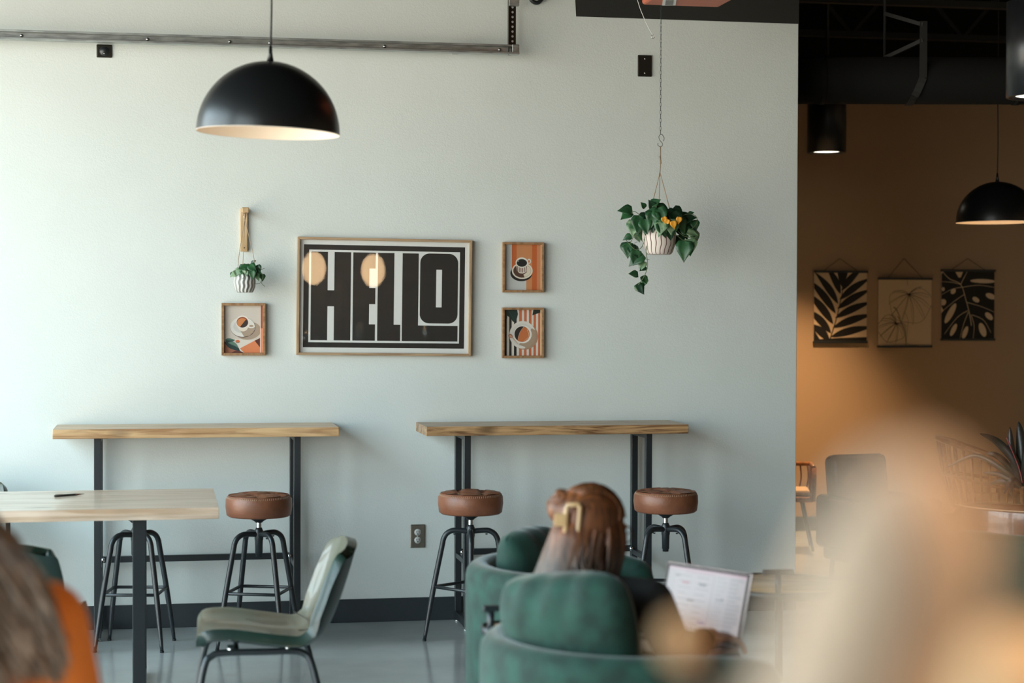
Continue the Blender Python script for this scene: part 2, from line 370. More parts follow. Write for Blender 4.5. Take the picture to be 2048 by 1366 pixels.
# orange heater box high up, its underside showing
oy = 8.15
A = at(1283, 10, Y=oy); B = at(1438, 15, Y=oy)
hb = thing('ceiling_heater', ((A.x + B.x) / 2, oy, (A.z + B.z) / 2), 'orange painted steel box under the ceiling above the hanging plant', 'heater')
wd = B.x - A.x
MB().box((0, -0.55, 0.15), (wd, 1.1, 0.30)).build('housing', M_orange, hb, bevel=0.012)
lm = MB().box((-wd * 0.22, -0.10, -0.0015), (0.06, 0.16, 0.002), Matrix.Rotation(-0.25, 3, 'Z'), mi=0)
lm.box((-wd * 0.22, -0.10, -0.003), (0.035, 0.13, 0.0015), Matrix.Rotation(-0.25, 3, 'Z'), mi=1)
lm.build('rating_label', [M_white, M_darkplate], hb)
for xx in (-wd / 2 + 0.05, wd / 2 - 0.05):
    MB().tube([(xx, -0.5, 0.3), (xx, -0.5, HC - hb.location.z)], 0.006, 8).build('hanger_rod', M_black, hb)
# pull cord with ring
pc = [at(px, py, Y=8.4) for px, py in ((1262, -60), (1275, 0), (1288, 36), (1299, 59), (1306, 70))]
tt = thing('pull_cord', pc[-1], 'thin white pull cord with a ring end beside the orange box', 'cord')
MB().tube([p - pc[-1] for p in spline(pc, 5)], 0.0016, 6).build('cord', M_white, tt)
rr = [Vector((0.008 * math.cos(k * PI / 6), 0, -0.008 + 0.008 * math.sin(k * PI / 6))) for k in range(12)]
MB().tube(rr, 0.0014, 6, closed=True).build('ring', M_chrome, tt)
MB().tube([at(px, py, Y=8.4) - pc[-1] for px, py in ((1262, -60), (1258, -100))] + [at(1258, -100, Y=8.4) * 1 - pc[-1] + Vector((0, 0, HC - at(1258, -100, Y=8.4).z))], 0.0016, 6).build('upper_cord', M_white, tt)
pk = [at(px, py, Y=WY - 0.03) for px, py in ((1040, -60), (1058, -12), (1066, 3), (1078, 4), (1092, -14))]
pp = MB().tube(spline(pk, 6), 0.011, 8).build('flexible_conduit', M_black); tag(pp, 'short black flexible conduit at the top of the wall right of the track', 'conduit')

# ------------------------------------------------------------------ prints
PAL = {}
def pm(rgb, rough=0.6):
    k = (rgb, rough)
    if k not in PAL: PAL[k] = mat('print ink %d %d %d' % rgb, srgb(*rgb)[:3], rough)
    return PAL[k]
class Print:
    """flat print, u right and v down in 0..1, layers stacked by a hair's breadth"""
    def __init__(s, w, h): s.w = w; s.h = h; s.b = bmesh.new(); s.mats = []; s.n = 0
    def clip(s, pts):
        for ax, lim, sg in ((0, 0, 1), (0, 1, -1), (1, 0, 1), (1, 1, -1)):
            out = []
            for i in range(len(pts)):
                a = pts[i - 1]; b = pts[i]; ia = (a[ax] - lim) * sg >= 0; ib = (b[ax] - lim) * sg >= 0
                if ia != ib:
                    t = (lim - a[ax]) / (b[ax] - a[ax]); out.append((a[0] + (b[0] - a[0]) * t, a[1] + (b[1] - a[1]) * t))
                if ib: out.append(b)
            pts = out
            if not pts: return []
        return pts
    def poly(s, pts, rgb):
        pts = s.clip(list(pts))
        if len(pts) < 3: return s
        m = pm(rgb)
        if m not in s.mats: s.mats.append(m)
        y = -s.n * 0.00004; s.n += 1
        vs = [s.b.verts.new(((u - 0.5) * s.w, y, (0.5 - v) * s.h)) for u, v in pts]
        f = s.b.faces.new(vs); f.normal_update()
        if f.normal.y > 0: f.normal_flip()
        f.material_index = s.mats.index(m)
        if len(pts) > 4: bmesh.ops.triangulate(s.b, faces=[f])
        return s
    def rect(s, u0, v0, u1, v1, rgb): return s.poly([(u0, v0), (u1, v0), (u1, v1), (u0, v1)], rgb)
    def ell(s, u, v, ru, rv, rgb, rot=0, a0=0, a1=360, n=40):
        pts = []
        for k in range(n):
            a = math.radians(a0 + (a1 - a0) * k / (n if a1 - a0 == 360 else n - 1)); x = ru * s.w * math.cos(a); z = rv * s.h * math.sin(a)
            x, z = x * math.cos(rot) - z * math.sin(rot), x * math.sin(rot) + z * math.cos(rot)
            pts.append((u + x / s.w, v + z / s.h))
        return s.poly(pts, rgb)
    def rrect(s, u0, v0, u1, v1, r, rgb):
        pts = []; ru = r; rv = r * s.w / s.h
        for cx, cy, a in ((u1 - ru, v0 + rv, -90), (u1 - ru, v1 - rv, 0), (u0 + ru, v1 - rv, 90), (u0 + ru, v0 + rv, 180)):
            for k in range(9): t = math.radians(a + k * 90 / 8); pts.append((cx + ru * math.cos(t), cy + rv * math.sin(t)))
        return s.poly(pts, rgb)
    def stroke(s, pts, w0, w1, rgb, n=6):
        P = spline([(u * s.w, v * s.h, 0) for u, v in pts], n); N = len(P); Lf = []; Rt = []
        for i, p in enumerate(P):
            t = (P[min(i + 1, N - 1)] - P[max(i - 1, 0)]).normalized(); nn = Vector((-t.y, t.x, 0)); w = (w0 + (w1 - w0) * i / (N - 1)) / 2
            a = p + nn * w; b = p - nn * w; Lf.append((a.x / s.w, a.y / s.h)); Rt.append((b.x / s.w, b.y / s.h))
        for i in range(N - 1):
            q = [Lf[i], Lf[i + 1], Rt[i + 1], Rt[i]]; y = s.n; s.poly(q, rgb); s.n = y
        s.n += 1; return s
    def blade(s, p, q, w, bend, rgb, n=12):
        """leaf blade from p to q (uv), widest in the middle, bent sideways"""
        P = Vector((p[0] * s.w, p[1] * s.h)); Q = Vector((q[0] * s.w, q[1] * s.h)); d = Q - P; nn = Vector((-d.y, d.x)).normalized(); up = []; lo = []
        for k in range(n + 1):
            t = k / n; c = P + d * t + nn * bend * math.sin(PI * t); ww = w * math.sin(PI * min(1, t ** 0.8)) / 2
            up.append(c + nn * ww); lo.append(c - nn * ww)
        return s.poly([(c.x / s.w, c.y / s.h) for c in up + lo[::-1][1:-1]], rgb)
    def build(s, name, parent, loc):
        me = bpy.data.meshes.new(name); s.b.to_mesh(me); s.b.free()
        for m in s.mats: me.materials.append(m)
        o = bpy.data.objects.new(name, me); C.objects.link(o); o.parent = parent; o.location = loc
        sol = MB().box((0, 0.0012, 0), (s.w, 0.002, s.h)).build('backing_board', M_white, parent); sol.location = loc
        return o

def frame(name, px, label, cat, fw, depth, m_, m_h, roll=0.0, glass=True):
    """px: outer left, top, right, bottom of the front face"""
    Yf = WY - depth
    a = at(px[0], px[1], Y=Yf); b = at(px[2], px[3], Y=Yf); w = b.x - a.x; h = a.z - b.z; c = (a + b) / 2
    t = thing(name, (c.x, WY - 0.001, c.z), label, cat); t.rotation_euler = (0, roll, 0)
    d = depth
    def side(pts, mm):
        q = MB(); q.prism(pts, Matrix(((1, 0, 0, 0), (0, 0, -1, 0), (0, 1, 0, 0), (0, 0, 0, 1))), d, 0)
        return q.build('frame_rail', mm, t, bevel=0.0015)
    W2, H2 = w / 2, h / 2
    side([(-W2, H2), (W2, H2), (W2 - fw, H2 - fw), (-W2 + fw, H2 - fw)], m_); side([(-W2, -H2), (W2, -H2), (W2 - fw, -H2 + fw), (-W2 + fw, -H2 + fw)], m_)
    side([(-W2, -H2), (-W2, H2), (-W2 + fw, H2 - fw), (-W2 + fw, -H2 + fw)], m_h); side([(W2, -H2), (W2, H2), (W2 - fw, H2 - fw), (W2 - fw, -H2 + fw)], m_h)
    iw, ih = w - 2 * fw, h - 2 * fw
    if glass:
        MB().box((0, -d * 0.5 - 0.004, 0), (iw, 0.0016, ih)).build('glass_pane', M_pglass, t)
    return t, iw, ih, d
M_oakv = wood('light oak frame upright', (0.30, 0.19, 0.105), (0.46, 0.32, 0.19), 2, 2.0)
M_walnuth = wood('brown wood frame rail', (0.24, 0.125, 0.055), (0.37, 0.21, 0.10), 0, 2.0)

# the large poster
PW = (222, 224, 220); BK = (30, 29, 26)
t, iw, ih, d = frame('poster_frame', (594, 475, 943, 711), 'large oak framed black and white HELLO poster on the wall', 'framed poster', 0.0125, 0.032, M_oak, M_oakv, roll=0.010)
P = Print(iw, ih); P.rect(0, 0, 1, 1, PW)
def U(x): return (x - 108) / (1888 - 108)
def V(y): return (y - 90) / (1300 - 90)
bx0, bx1, by0, by1 = 0.024, 0.976, 0.042, 0.955
P.rect(bx0, by0, bx1, by1, BK)
def pu(u): return bx0 + (bx1 - bx0) * u
def pv(v): return by0 + (by1 - by0) * v
def R(u0, v0, u1, v1, c): P.rect(pu(u0), pv(v0), pu(u1), pv(v1), c)
R(.033, .05, .968, .95, PW)
T, Bt = .0695, .930
R(.0456, T, .148, Bt, BK); R(.148, .4425, .1884, .599, BK); R(.1884, T, .2903, Bt, BK)
R(.3033, T, .4045, Bt, BK); R(.4045, T, .4425, .225, BK); R(.4045, .415, .4425, .573, BK); R(.4045, .77, .4425, Bt, BK)
R(.4561, T, .558, Bt, BK); R(.558, .771, .599, Bt, BK)
R(.609, T, .7095, Bt, BK); R(.7095, .776, .958, Bt, BK)
P.rrect(pu(.7195), pv(.067), pu(.957), pv(.754), 0.055, BK); R(.8205, .225, .856, .595, PW)
P.build('print', t, (0, -0.012, 0))

# small frame, lower left: cup on beige and orange
t, iw, ih, d = frame('coffee_print_frame', (443, 606, 531, 711), 'small wood framed cup print under the small hanging planter', 'framed print', 0.0125, 0.030, M_walnut, M_walnuth)
P = Print(iw, ih); P.rect(0, 0, 1, 1, (208, 198, 186)); P.poly([(0, .70), (.35, .70), (.66, .735), (.93, .70), (.93, 1), (0, 1)], (222, 214, 202))
P.ell(.62, .53, .34, .19, (168, 148, 128), rot=-0.1)
P.poly([(0, .76), (.12, .82), (.4, .95), (.52, 1), (0, 1)], (166, 104, 76)); P.poly([(.18, 1), (.3, .95), (.4, .955), (.52, 1)], (96, 48, 40))
P.poly([(.41, .905), (.79, .74), (.93, .885), (.93, 1), (.52, 1)], (222, 132, 86)); P.poly([(.79, .74), (.93, .685), (.93, .885)], (88, 40, 30))
P.ell(.485, .458, .325, .215, (70, 48, 40)); P.ell(.48, .452, .318, .208, (224, 220, 212)); P.ell(.46, .44, .22, .14, (206, 203, 196))
P.poly([(.40, .50), (.62, .40), (.76, .40), (.795, .47), (.76, .56), (.66, .635), (.52, .66)], (170, 150, 130))
P.ell(.70, .432, .095, .045, (230, 224, 214)); P.ell(.705, .430, .058, .024, (170, 150, 130)); P.ell(.49, .43, .135, .115, (226, 214, 196)); P.ell(.475, .345, .175, .135, (232, 224, 212))
P.ell(.475, .352, .150, .113, (150, 74, 44)); P.ell(.475, .365, .140, .10, (206, 130, 76)); P.ell(.475, .365, .140, .10, (52, 40, 36), a0=-48, a1=118)
P.blade((.03, .72), (.29, .725), .022, .004, (70, 110, 96)); P.blade((.03, .735), (.27, .728), .013, .007, (30, 70, 66)); P.stroke([(0, .77), (.15, .765), (.3, .745)], .0015, .001, (170, 160, 148))
P.blade((.02, .765), (.42, .965), .036, -.004, (24, 58, 58)); P.blade((.10, .78), (.38, .90), .016, -.008, (92, 128, 112)); P.ell(.355, .765, .055, .026, (150, 120, 96)); P.ell(.35, .75, .052, .024, (206, 104, 62))
P.rect(.93, 0, .945, 1, (232, 226, 216)); P.rect(.945, 0, 1, .48, (150, 78, 48)); P.rect(.945, .48, 1, 1, (226, 136, 98))
P.build('print', t, (0, -0.010, 0))

# upper right: espresso on stripes
t, iw, ih, d = frame('coffee_print_frame', (1006, 484, 1088, 585), 'small wood framed cup print on broad orange stripes, upper of two right of the poster', 'framed print', 0.0115, 0.030, M_walnut, M_walnuth)
P = Print(iw, ih); P.rect(0, 0, 1, 1, (196, 200, 196)); P.rect(.2, 0, .33, 1, (196, 102, 50)); P.rect(.33, 0, .75, 1, (202, 136, 88)); P.rect(.75, 0, .885, 1, (192, 98, 46)); P.rect(.885, 0, 1, 1, (198, 132, 92))
P.rect(0, .70, .595, 1, (196, 200, 196)); P.ell(.46, .63, .30, .175, (26, 22, 20)); P.ell(.485, .575, .285, .180, (228, 220, 204)); P.ell(.485, .575, .245, .15, (190, 178, 150)); P.ell(.49, .575, .225, .137, (222, 212, 190))
P.ell(.485, .575, .245, .15, (84, 56, 44), a0=75, a1=250); P.poly([(.24, .55), (.40, .45), (.62, .60), (.41, .72), (.30, .68)], (84, 56, 44))
P.ell(.67, .365, .055, .055, (228, 220, 206)); P.ell(.667, .368, .026, .03, (196, 120, 76))
P.poly([(.305, .40), (.635, .40), (.605, .60), (.50, .635), (.42, .63), (.345, .59)], (228, 216, 198))
for k in range(6): u = .335 + k * .05; P.poly([(u, .45), (u + .022, .45), (u + .020 - (u - .47) * .1, .615 - abs(u - .47) * .12), (u + .002 - (u - .47) * .1, .615 - abs(u - .47) * .12)], (92, 52, 44))
P.ell(.472, .395, .17, .115, (232, 226, 214)); P.ell(.472, .402, .142, .085, (22, 28, 26)); P.stroke([(.36, .375), (.39, .355)], .002, .002, (222, 220, 210)); P.rect(.985, 0, 1, 1, (214, 188, 140))
P.build('print', t, (0, -0.010, 0))

# lower right: cup from above on narrow stripes
t, iw, ih, d = frame('coffee_print_frame', (1005, 615, 1088, 716), 'small wood framed cup print on narrow stripes, lower of two right of the poster', 'framed print', 0.0115, 0.030, M_walnut, M_walnuth)
P = Print(iw, ih); P.rect(0, 0, 1, 1, (218, 212, 200))
for u0, u1, c in ((0, .075, (34, 30, 28)), (.14, .205, (36, 31, 28)), (.27, .34, (30, 30, 28)), (.405, .48, (196, 108, 70)), (.54, .61, (196, 108, 70)), (.67, .74, (196, 108, 70)), (.795, .86, (192, 104, 68)), (.92, .975, (190, 102, 66))): P.rect(u0, 0, u1, 1, c)
P.poly([(0, 0), (.35, 0), (.375, .09), (.35, .18), (.29, .285), (.22, .24), (.20, .2), (.09, .13), (.08, .2), (0, .2)], (24, 48, 42)); P.stroke([(.12, .02), (.2, .12), (.28, .25)], .0015, .0008, (60, 92, 80)); P.poly([(.79, 0), (1, 0), (.985, .055), (.76, .12)], (28, 40, 34))
P.ell(.56, .58, .36, .29, (166, 138, 112)); P.ell(.50, .545, .355, .30, (222, 216, 206)); P.ell(.50, .545, .30, .25, (212, 208, 200)); P.ell(.50, .545, .355, .30, (168, 146, 122), a0=-22, a1=80); P.poly([(.40, .76), (.75, .40), (.83, .44), (.60, .82)], (168, 146, 122))
P.ell(.505, .535, .24, .195, (232, 226, 216)); P.ell(.485, .53, .205, .17, (36, 30, 28)); P.poly([(.53, .37), (.62, .40), (.68, .47), (.69, .55), (.65, .64), (.56, .69), (.47, .70), (.37, .68), (.38, .6), (.42, .50)], (196, 112, 62)); P.stroke([(.62, .43), (.665, .52), (.65, .60), (.54, .68)], .0018, .001, (228, 206, 180)); P.stroke([(.53, .37), (.42, .50), (.37, .67)], .001, .001, (222, 196, 168))
P.stroke([(.22, .60), (.32, .69), (.38, .745)], .004, .002, (196, 150, 112)); P.ell(.175, .572, .062, .04, (150, 84, 56), rot=.7); P.ell(.18, .577, .045, .026, (206, 150, 116), rot=.7); P.rect(.975, 0, 1, 1, (214, 190, 150))
P.build('print', t, (0, -0.010, 0))

# ------------------------------------------------------------------ black dome pendants
def dome(px, zc, rim_py, R_, label, tilt, cord_px=None, on=8.0):
    base = pd(px, zc); zr = pz(rim_py, zc)
    t = thing('dome_pendant', (base.x, base.y, zr), label, 'pendant lamp')
    Mt = Matrix.Rotation(-AZ, 4, 'Z') @ Matrix.Rotation(tilt, 4, 'Y')
    prof = [(R_ * math.cos(a * PI / 36), R_ * math.sin(a * PI / 36)) for a in range(0, 17)] + [(R_ * math.cos(17 * PI / 36), R_ * math.sin(17 * PI / 36)), (0.0, R_ * 1.0)]
    MB().lathe(prof, 64, Mt).build('shade', M_satin, t, recalc=True)
    pin = [(r * 0.985, z * 0.985) for r, z in prof]; pin[0] = (R_ * 0.998, 0.0)
    MB().lathe([(R_ * 1.001, 0.001), (R_ * 0.998, -0.0015)] + pin, 64, Mt).build('shade_lining', M_lampwhite, t)
    MB().lathe([(0.0, 0.055), (0.005, 0.055), (0.007, 0.03), (0.013, 0.0), (0.0, 0.0)], 16, Mt @ Matrix.Translation((0, 0, R_ * 0.995))).build('cap', M_satin, t)
    bo = MB().ell((0, 0, R_ * 0.42), (0.045, 0.045, 0.055)).build('bulb', mat('warm bulb', (1, 0.8, 0.6), 0.5, emit=(1.0, 0.62, 0.32), estr=on), t)
    MB().lathe([(0.02, R_ * 0.6), (0.02, R_ * 0.9)], 12).build('socket', M_black, t)
    top = (Mt @ Vector((0, 0, R_ + 0.05)))
    wob = [top] + [Vector((top.x + 0.003 * math.sin(k * 1.3) * (1 if k < 6 else 0.3), top.y, top.z + (HC - zr - top.z) * k / 12)) for k in range(1, 13)]
    MB().tube(spline(wob, 4), 0.0035, 8).build('cord', M_cord, t)
    MB().lathe([(0, 0), (0.06, 0), (0.06, 0.02), (0, 0.02)], 24, Matrix.Translation((top.x, top.y, HC - zr - 0.022))).build('ceiling_rose', M_satin, t)
    return t
dome(536, 6.5, 268, 0.250, 'large black dome pendant hanging in front of the pale wall', math.radians(1.6), on=4.0)
dome(1993, 11.4, 442, 0.250, 'black dome pendant in the dim back room, above the rattan chair', math.radians(-0.4), on=10)

# ------------------------------------------------------------------ hanging planters
def leafshape(mb, p, d, up, L, mi=0, fold=0.25, curl=0.35, wfac=0.42):
    """heart-shaped leaf from its base p towards d"""
    d = Vector(d).normalized(); up = Vector(up); s = d.cross(up)
    if s.length < 1e-3: s = d.orthogonal()
    s.normalize(); n_ = s.cross(d).normalized(); N = 7; rows = []
    prof = [0.0, 0.72, 1.0, 0.93, 0.74, 0.48, 0.22, 0.0]
    for i in range(N + 1):
        t = i / N; c = Vector(p) + d * (L * t) - n_ * (L * curl * t * t); w = prof[i] * L * wfac
        row = []
        for k in (-1, -0.5, 0, 0.5, 1):
            row.append(mb.b.verts.new(c + s * (w * k) + n_ * (abs(k) * w * fold) - (d * L * 0.10 * (abs(k) if i == 1 else 0))))
        rows.append(row)
    for i in range(N):
        for k in range(4):
            f = mb.b.faces.new((rows[i][k], rows[i][k + 1], rows[i + 1][k + 1], rows[i + 1][k])); f.smooth = True; f.material_index = mi

def stripes_pot(name, base, parts_mats, R_, H_, thingo, n, colA, colB, relief=False):
    m = bpy.data.materials.new(name); m.use_nodes = True; nn = m.node_tree.nodes; l = m.node_tree.links; b = nn['Principled BSDF']
    t = nn.new('ShaderNodeTexCoord'); sp = nn.new('ShaderNodeSeparateXYZ'); l.new(t.outputs['Object'], sp.inputs[0])
    at2 = nn.new('ShaderNodeMath'); at2.operation = 'ARCTAN2'; l.new(sp.outputs['Y'], at2.inputs[0]); l.new(sp.outputs['X'], at2.inputs[1])
    wv = nn.new('ShaderNodeTexNoise'); wv.inputs['Scale'].default_value = 0.5 / H_ * 1.4; wv.inputs['Detail'].default_value = 1; l.new(t.outputs['Object'], wv.inputs['Vector'])
    sn = nn.new('ShaderNodeMath'); sn.operation = 'SINE'; zz = nn.new('ShaderNodeMath'); zz.operation = 'MULTIPLY'; zz.inputs[1].default_value = 2 * PI / H_ * 2.2; l.new(sp.outputs['Z'], zz.inputs[0]); l.new(zz.outputs[0], sn.inputs[0])
    a = nn.new('ShaderNodeMath'); a.operation = 'MULTIPLY_ADD'; a.inputs[1].default_value = n; l.new(at2.outputs[0], a.inputs[0])
    ws = nn.new('ShaderNodeMath'); ws.operation = 'MULTIPLY_ADD'; ws.inputs[1].default_value = 5.0; l.new(wv.outputs[0], ws.inputs[0])
    ss = nn.new('ShaderNodeMath'); ss.operation = 'MULTIPLY'; ss.inputs[1].default_value = 0.55; l.new(sn.outputs[0], ss.inputs[0]); l.new(ss.outputs[0], ws.inputs[2]); l.new(ws.outputs[0], a.inputs[2])
    si = nn.new('ShaderNodeMath'); si.operation = 'SINE'; l.new(a.outputs[0], si.inputs[0])
    r = nn.new('ShaderNodeValToRGB'); r.color_ramp.elements[0].position = 0.78; r.color_ramp.elements[1].position = 0.90
    r.color_ramp.elements[0].color = colA; r.color_ramp.elements[1].color = colB; l.new(si.outputs[0], r.inputs[0])
    l.new(r.outputs[0], b.inputs['Base Color']); b.inputs['Roughness'].default_value = 0.7
    if relief:
        u = nn.new('ShaderNodeBump'); u.inputs['Strength'].default_value = 0.8; u.inputs['Distance'].default_value = 0.004; l.new(si.outputs[0], u.inputs['Height']); l.new(u.outputs[0], b.inputs['Normal'])
    prof = [(0.0, 0), (R_ * 0.70, 0), (R_ * 0.80, H_ * 0.07), (R_ * 0.955, H_ * 0.32), (R_, H_ * 0.6), (R_ * 0.97, H_ * 0.82), (R_ * 0.88, H_), (R_ * 0.82, H_), (R_ * 0.84, H_ * 0.85), (0, H_ * 0.85)]
    return MB().lathe(prof, 40).build('pot', m, thingo)

def small_leaves(mb, items, zc, up, cpx, cpy, lscale=1.0):
    pass
# big planter on a chain
PY = 8.6
pc_ = at(1318, 509, Y=PY); zcP = pc_.y * math.cos(AZ) + pc_.x * math.sin(AZ); sP = F / zcP
t = thing('hanging_planter', pc_, 'striped pot of trailing pothos hung on a long chain near the wall end', 'hanging plant')
RX = Vector((math.cos(AZ), -math.sin(AZ), 0)); RY = Vector((math.sin(AZ), math.cos(AZ), 0))
def lp(px, py, dy=0.0): return RX * ((px - 1318) / sP) + RY * dy + Vector((0, 0, (509 - py) / sP))
stripes_pot('cream pot with brown lines', pc_, None, 34 / sP, 62 / sP, t, 19, srgb(226, 214, 204), srgb(96, 56, 44))
MB().lathe([(0, 0), (0.055, 0), (0.055, 0.004), (0, 0.004)], 24, Matrix.Translation((0, 0, 0.125))).build('soil', M_soil, t)
knot = lp(1319, 345); top = lp(1320, 293)
for px, dy in ((1296, -0.03), (1319, 0.07), (1344, -0.02)):
    pts = [knot, lp(px if px != 1319 else 1319, 440, dy * 0.9), lp(px + (px - 1319) * 0.25, 470, dy)]
    MB().tube(spline(pts, 6), 0.0022, 6).build('cord', M_rope, t)
MB().tube([knot, lp(1320, 330), top], 0.003, 6).build('cord', M_rope, t)
MB().tube([lp(1320, 328), lp(1319, 312)], 0.0055, 8).build('knot', M_rope, t)
hk = [lp(x, y) for x, y in ((1326, 283), (1327, 276), (1322, 269), (1317, 273), (1318, 280), (1323, 286), (1324, 291), (1320, 294), (1315, 291), (1315, 287))]
MB().tube(spline(hk, 5), 0.0015, 6).build('hook', M_black, t)
ch = MB(); z0 = lp(1320, 269).z; zt_ = HC - pc_.z; x0 = lp(1320, 269).x; y0 = lp(1320, 269).y; k = 0; z = z0
while z < zt_ and k < 110:
    Ln = 0.019 if k < 80 else (zt_ - z) / (110 - k); hw = 0.0032; pts = []
    for j in range(10):
        a = j * 2 * PI / 10; px_ = hw * math.cos(a); pz_ = Ln * 0.62 * math.sin(a)
        pts.append(Vector((x0 + (px_ if k % 2 else 0), y0 + (0 if k % 2 else px_), z + Ln / 2 + pz_)))
    ch.tube(pts, 0.0011, 5, closed=True); z += Ln; k += 1
ch.build('chain', M_black, t)
lf = MB(); st = MB()
def vine(pts, r=0.0018): st.tube(spline(pts, 6), r, 6)
# (px, py, direction dx, dy(px, down +), length px, material, depth)
BL = [(1262, 425, -22, 14, 26, 0, -.02), (1277, 432, -4, 34, 36, 0, -.05), (1270, 440, -8, 36, 34, 1, .0), (1285, 440, 6, 28, 30, 0, -.08), (1290, 432, 10, 24, 30, 2, -.06),
      (1296, 420, 12, 18, 32, 0, -.06), (1304, 425, -6, 32, 32, 0, -.09), (1312, 418, 10, 26, 36, 0, -.08), (1322, 440, -8, 26, 34, 1, -.10), (1316, 447, 10, 24, 30, 0, -.1), (1330, 448, 8, 30, 34, 2, -.09),
      (1338, 440, 6, 34, 34, 1, -.10), (1300, 411, 14, -8, 22, 0, -.02), (1306, 418, -8, -14, 20, 2, -.02), (1312, 414, 22, 8, 28, 2, -.02), (1330, 421, 16, 22, 34, 2, -.03), (1342, 425, 14, 22, 34, 2, -.05), (1350, 436, 16, 22, 34, 0, -.06),
      (1356, 440, 24, -6, 34, 2, -.02), (1352, 452, 18, 18, 34, 2, .0), (1364, 440, 14, 30, 34, 0, .02), (1376, 428, 8, -2, 12, 0, .0), (1372, 465, 14, 4, 22, 1, -.04), (1384, 462, 6, 22, 26, 1, -.03),
      (1368, 482, -4, 38, 40, 0, -.05), (1378, 478, 0, 34, 36, 1, -.03), (1356, 470, 6, 26, 28, 2, .02), (1263, 472, -16, 6, 18, 0, .0), (1256, 486, -2, 28, 30, 0, -.02), (1252, 484, 0, 30, 28, 2, -.01), (1260, 492, 12, 20, 28, 2, -.02),
      (1285, 508, -18, 14, 34, 0, -.03), (1272, 500, -4, 26, 30, 0, -.03), (1272, 465, 8, 18, 20, 1, .02), (1284, 458, 2, 22, 24, 0, .02), (1264, 422, -24, -2, 28, 0, -.02), (1288, 523, -8, 14, 20, 1, -.02), (1292, 534, -10, 6, 16, 2, -.02),
      (1276, 550, -18, -2, 20, 0, -.02), (1284, 552, 8, 14, 18, 0, -.02), (1290, 556, -2, 14, 16, 1, -.02), (1273, 568, 14, 18, 24, 1, -.02), (1274, 568, 10, 19, 22, 2, -.025), (1294, 430, -14, 8, 24, 2, .02), (1322, 425, 14, 10, 30, 0, .0), (1290, 416, -6, -8, 14, 0, 0),
      (1302, 440, 0, 20, 26, 2, -.07), (1294, 446, -8, 24, 26, 0, -.06), (1346, 416, 16, 10, 26, 2, .03), (1388, 440, 3, 20, 22, 0, .0), (1362, 455, 20, 14, 30, 0, -.03), (1378, 456, 14, 6, 16, 2, 0)]
rnd = random.Random(3)
for px, py, dx, dy, L, mi, dep in BL:
    jit = rnd.uniform(-0.35, 0.35)
    d_ = RX * dx - Vector((0, 0, dy)) + RY * (-abs(L) * 0.25 + jit * L * 0.5)
    leafshape(lf, lp(px, py, dep), d_, -RY + Vector((0, 0, 0.6)) + RX * jit, L / sP * 1.08, mi, fold=rnd.uniform(.1, .4), curl=rnd.uniform(.0, .3))
for px, py, dx, dy, L in ((1322, 436, 4, 10, 15), (1332, 441, -4, 8, 14), (1341, 444, 3, 14, 17), (1354, 436, -2, 14, 15)):
    leafshape(lf, lp(px, py, -.12), RX * dx - Vector((0, 0, dy)), -RY, L / sP, 3)
for pts in ([(1300, 450), (1270, 425), (1262, 428)], [(1290, 455), (1285, 490), (1270, 500), (1250, 480)], [(1296, 470), (1291, 500), (1294, 530), (1288, 552), (1276, 570)], [(1340, 450), (1368, 430), (1388, 432), (1392, 446), (1380, 460)],
            [(1345, 452), (1365, 472), (1392, 476)], [(1350, 470), (1368, 485), (1372, 500)], [(1300, 440), (1275, 468), (1262, 474)], [(1300, 450), (1304, 418), (1312, 414)], [(1340, 450), (1350, 430)], [(1265, 475), (1258, 490)]):
    vine([lp(x, y, -.04) for x, y in pts])
for px, py, dx, dy, L in ((1250, 492, -10, 2, 12), (1268, 487, 6, -3, 8), (1290, 519, 8, 1, 9)): st.tube([lp(px, py, -.03), lp(px + dx, py + dy, -.03)], 0.001, 5)
lf.build('foliage', [M_leaf, M_leaf2, M_leafdark, M_leafy], t, solid=0.0006, recalc=False)
st.build('vines', M_stem, t)

# wooden wall bracket and its small planter
bt = at(488, 417, Y=WY - 0.02); bb = at(488, 503, Y=WY - 0.02); bl = at(480, 460, Y=WY - 0.02); br = at(496, 460, Y=WY - 0.02)
t = thing('wall_bracket', (bt.x, WY - 0.0005, (bt.z + bb.z) / 2), 'pale wooden wall bracket with a peg, holding the small planter', 'bracket')
MB().box((0, -0.009, 0), (br.x - bl.x - 0.004, 0.018, bt.z - bb.z)).build('back_plate', M_bracket, t, bevel=0.002)
hb_ = (bt.z - bb.z) / 2
MB().tube([(0.001, -0.016, hb_ - 0.018), (0.001, -0.128, hb_ - 0.012)], 0.0095, 14).build('peg', M_bracket, t)
MB().box((0.001, -0.134, hb_ - 0.013), (0.036, 0.014, 0.026), taper=1).build('peg_head', M_bracket, t, bevel=0.005)
for zz in (-hb_ + 0.018, hb_ - 0.04): MB().ell((0, -0.0185, zz), (0.004, 0.002, 0.004), seg=10).build('screw', M_chrome, t)
PY2 = WY - 0.112
pc2 = at(489, 585, Y=PY2); zc2 = pc2.y * math.cos(AZ) + pc2.x * math.sin(AZ); s2 = F / zc2
t = thing('hanging_planter', pc2, 'small grey pot of leafy pothos hanging from the wooden wall bracket', 'hanging plant')
def lq(px, py, dy=0.0): return RX * ((px - 489) / s2) + RY * dy + Vector((0, 0, (585 - py) / s2))
stripes_pot('carved grey pot', pc2, None, 22.5 / s2, 36 / s2, t, 15, srgb(196, 196, 192), srgb(120, 120, 116), True)
MB().lathe([(0, 0), (0.042, 0), (0.042, 0.003), (0, 0.003)], 20, Matrix.Translation((0, 0, 0.074))).build('soil', M_soil, t)
kn = lq(489.5, 439)
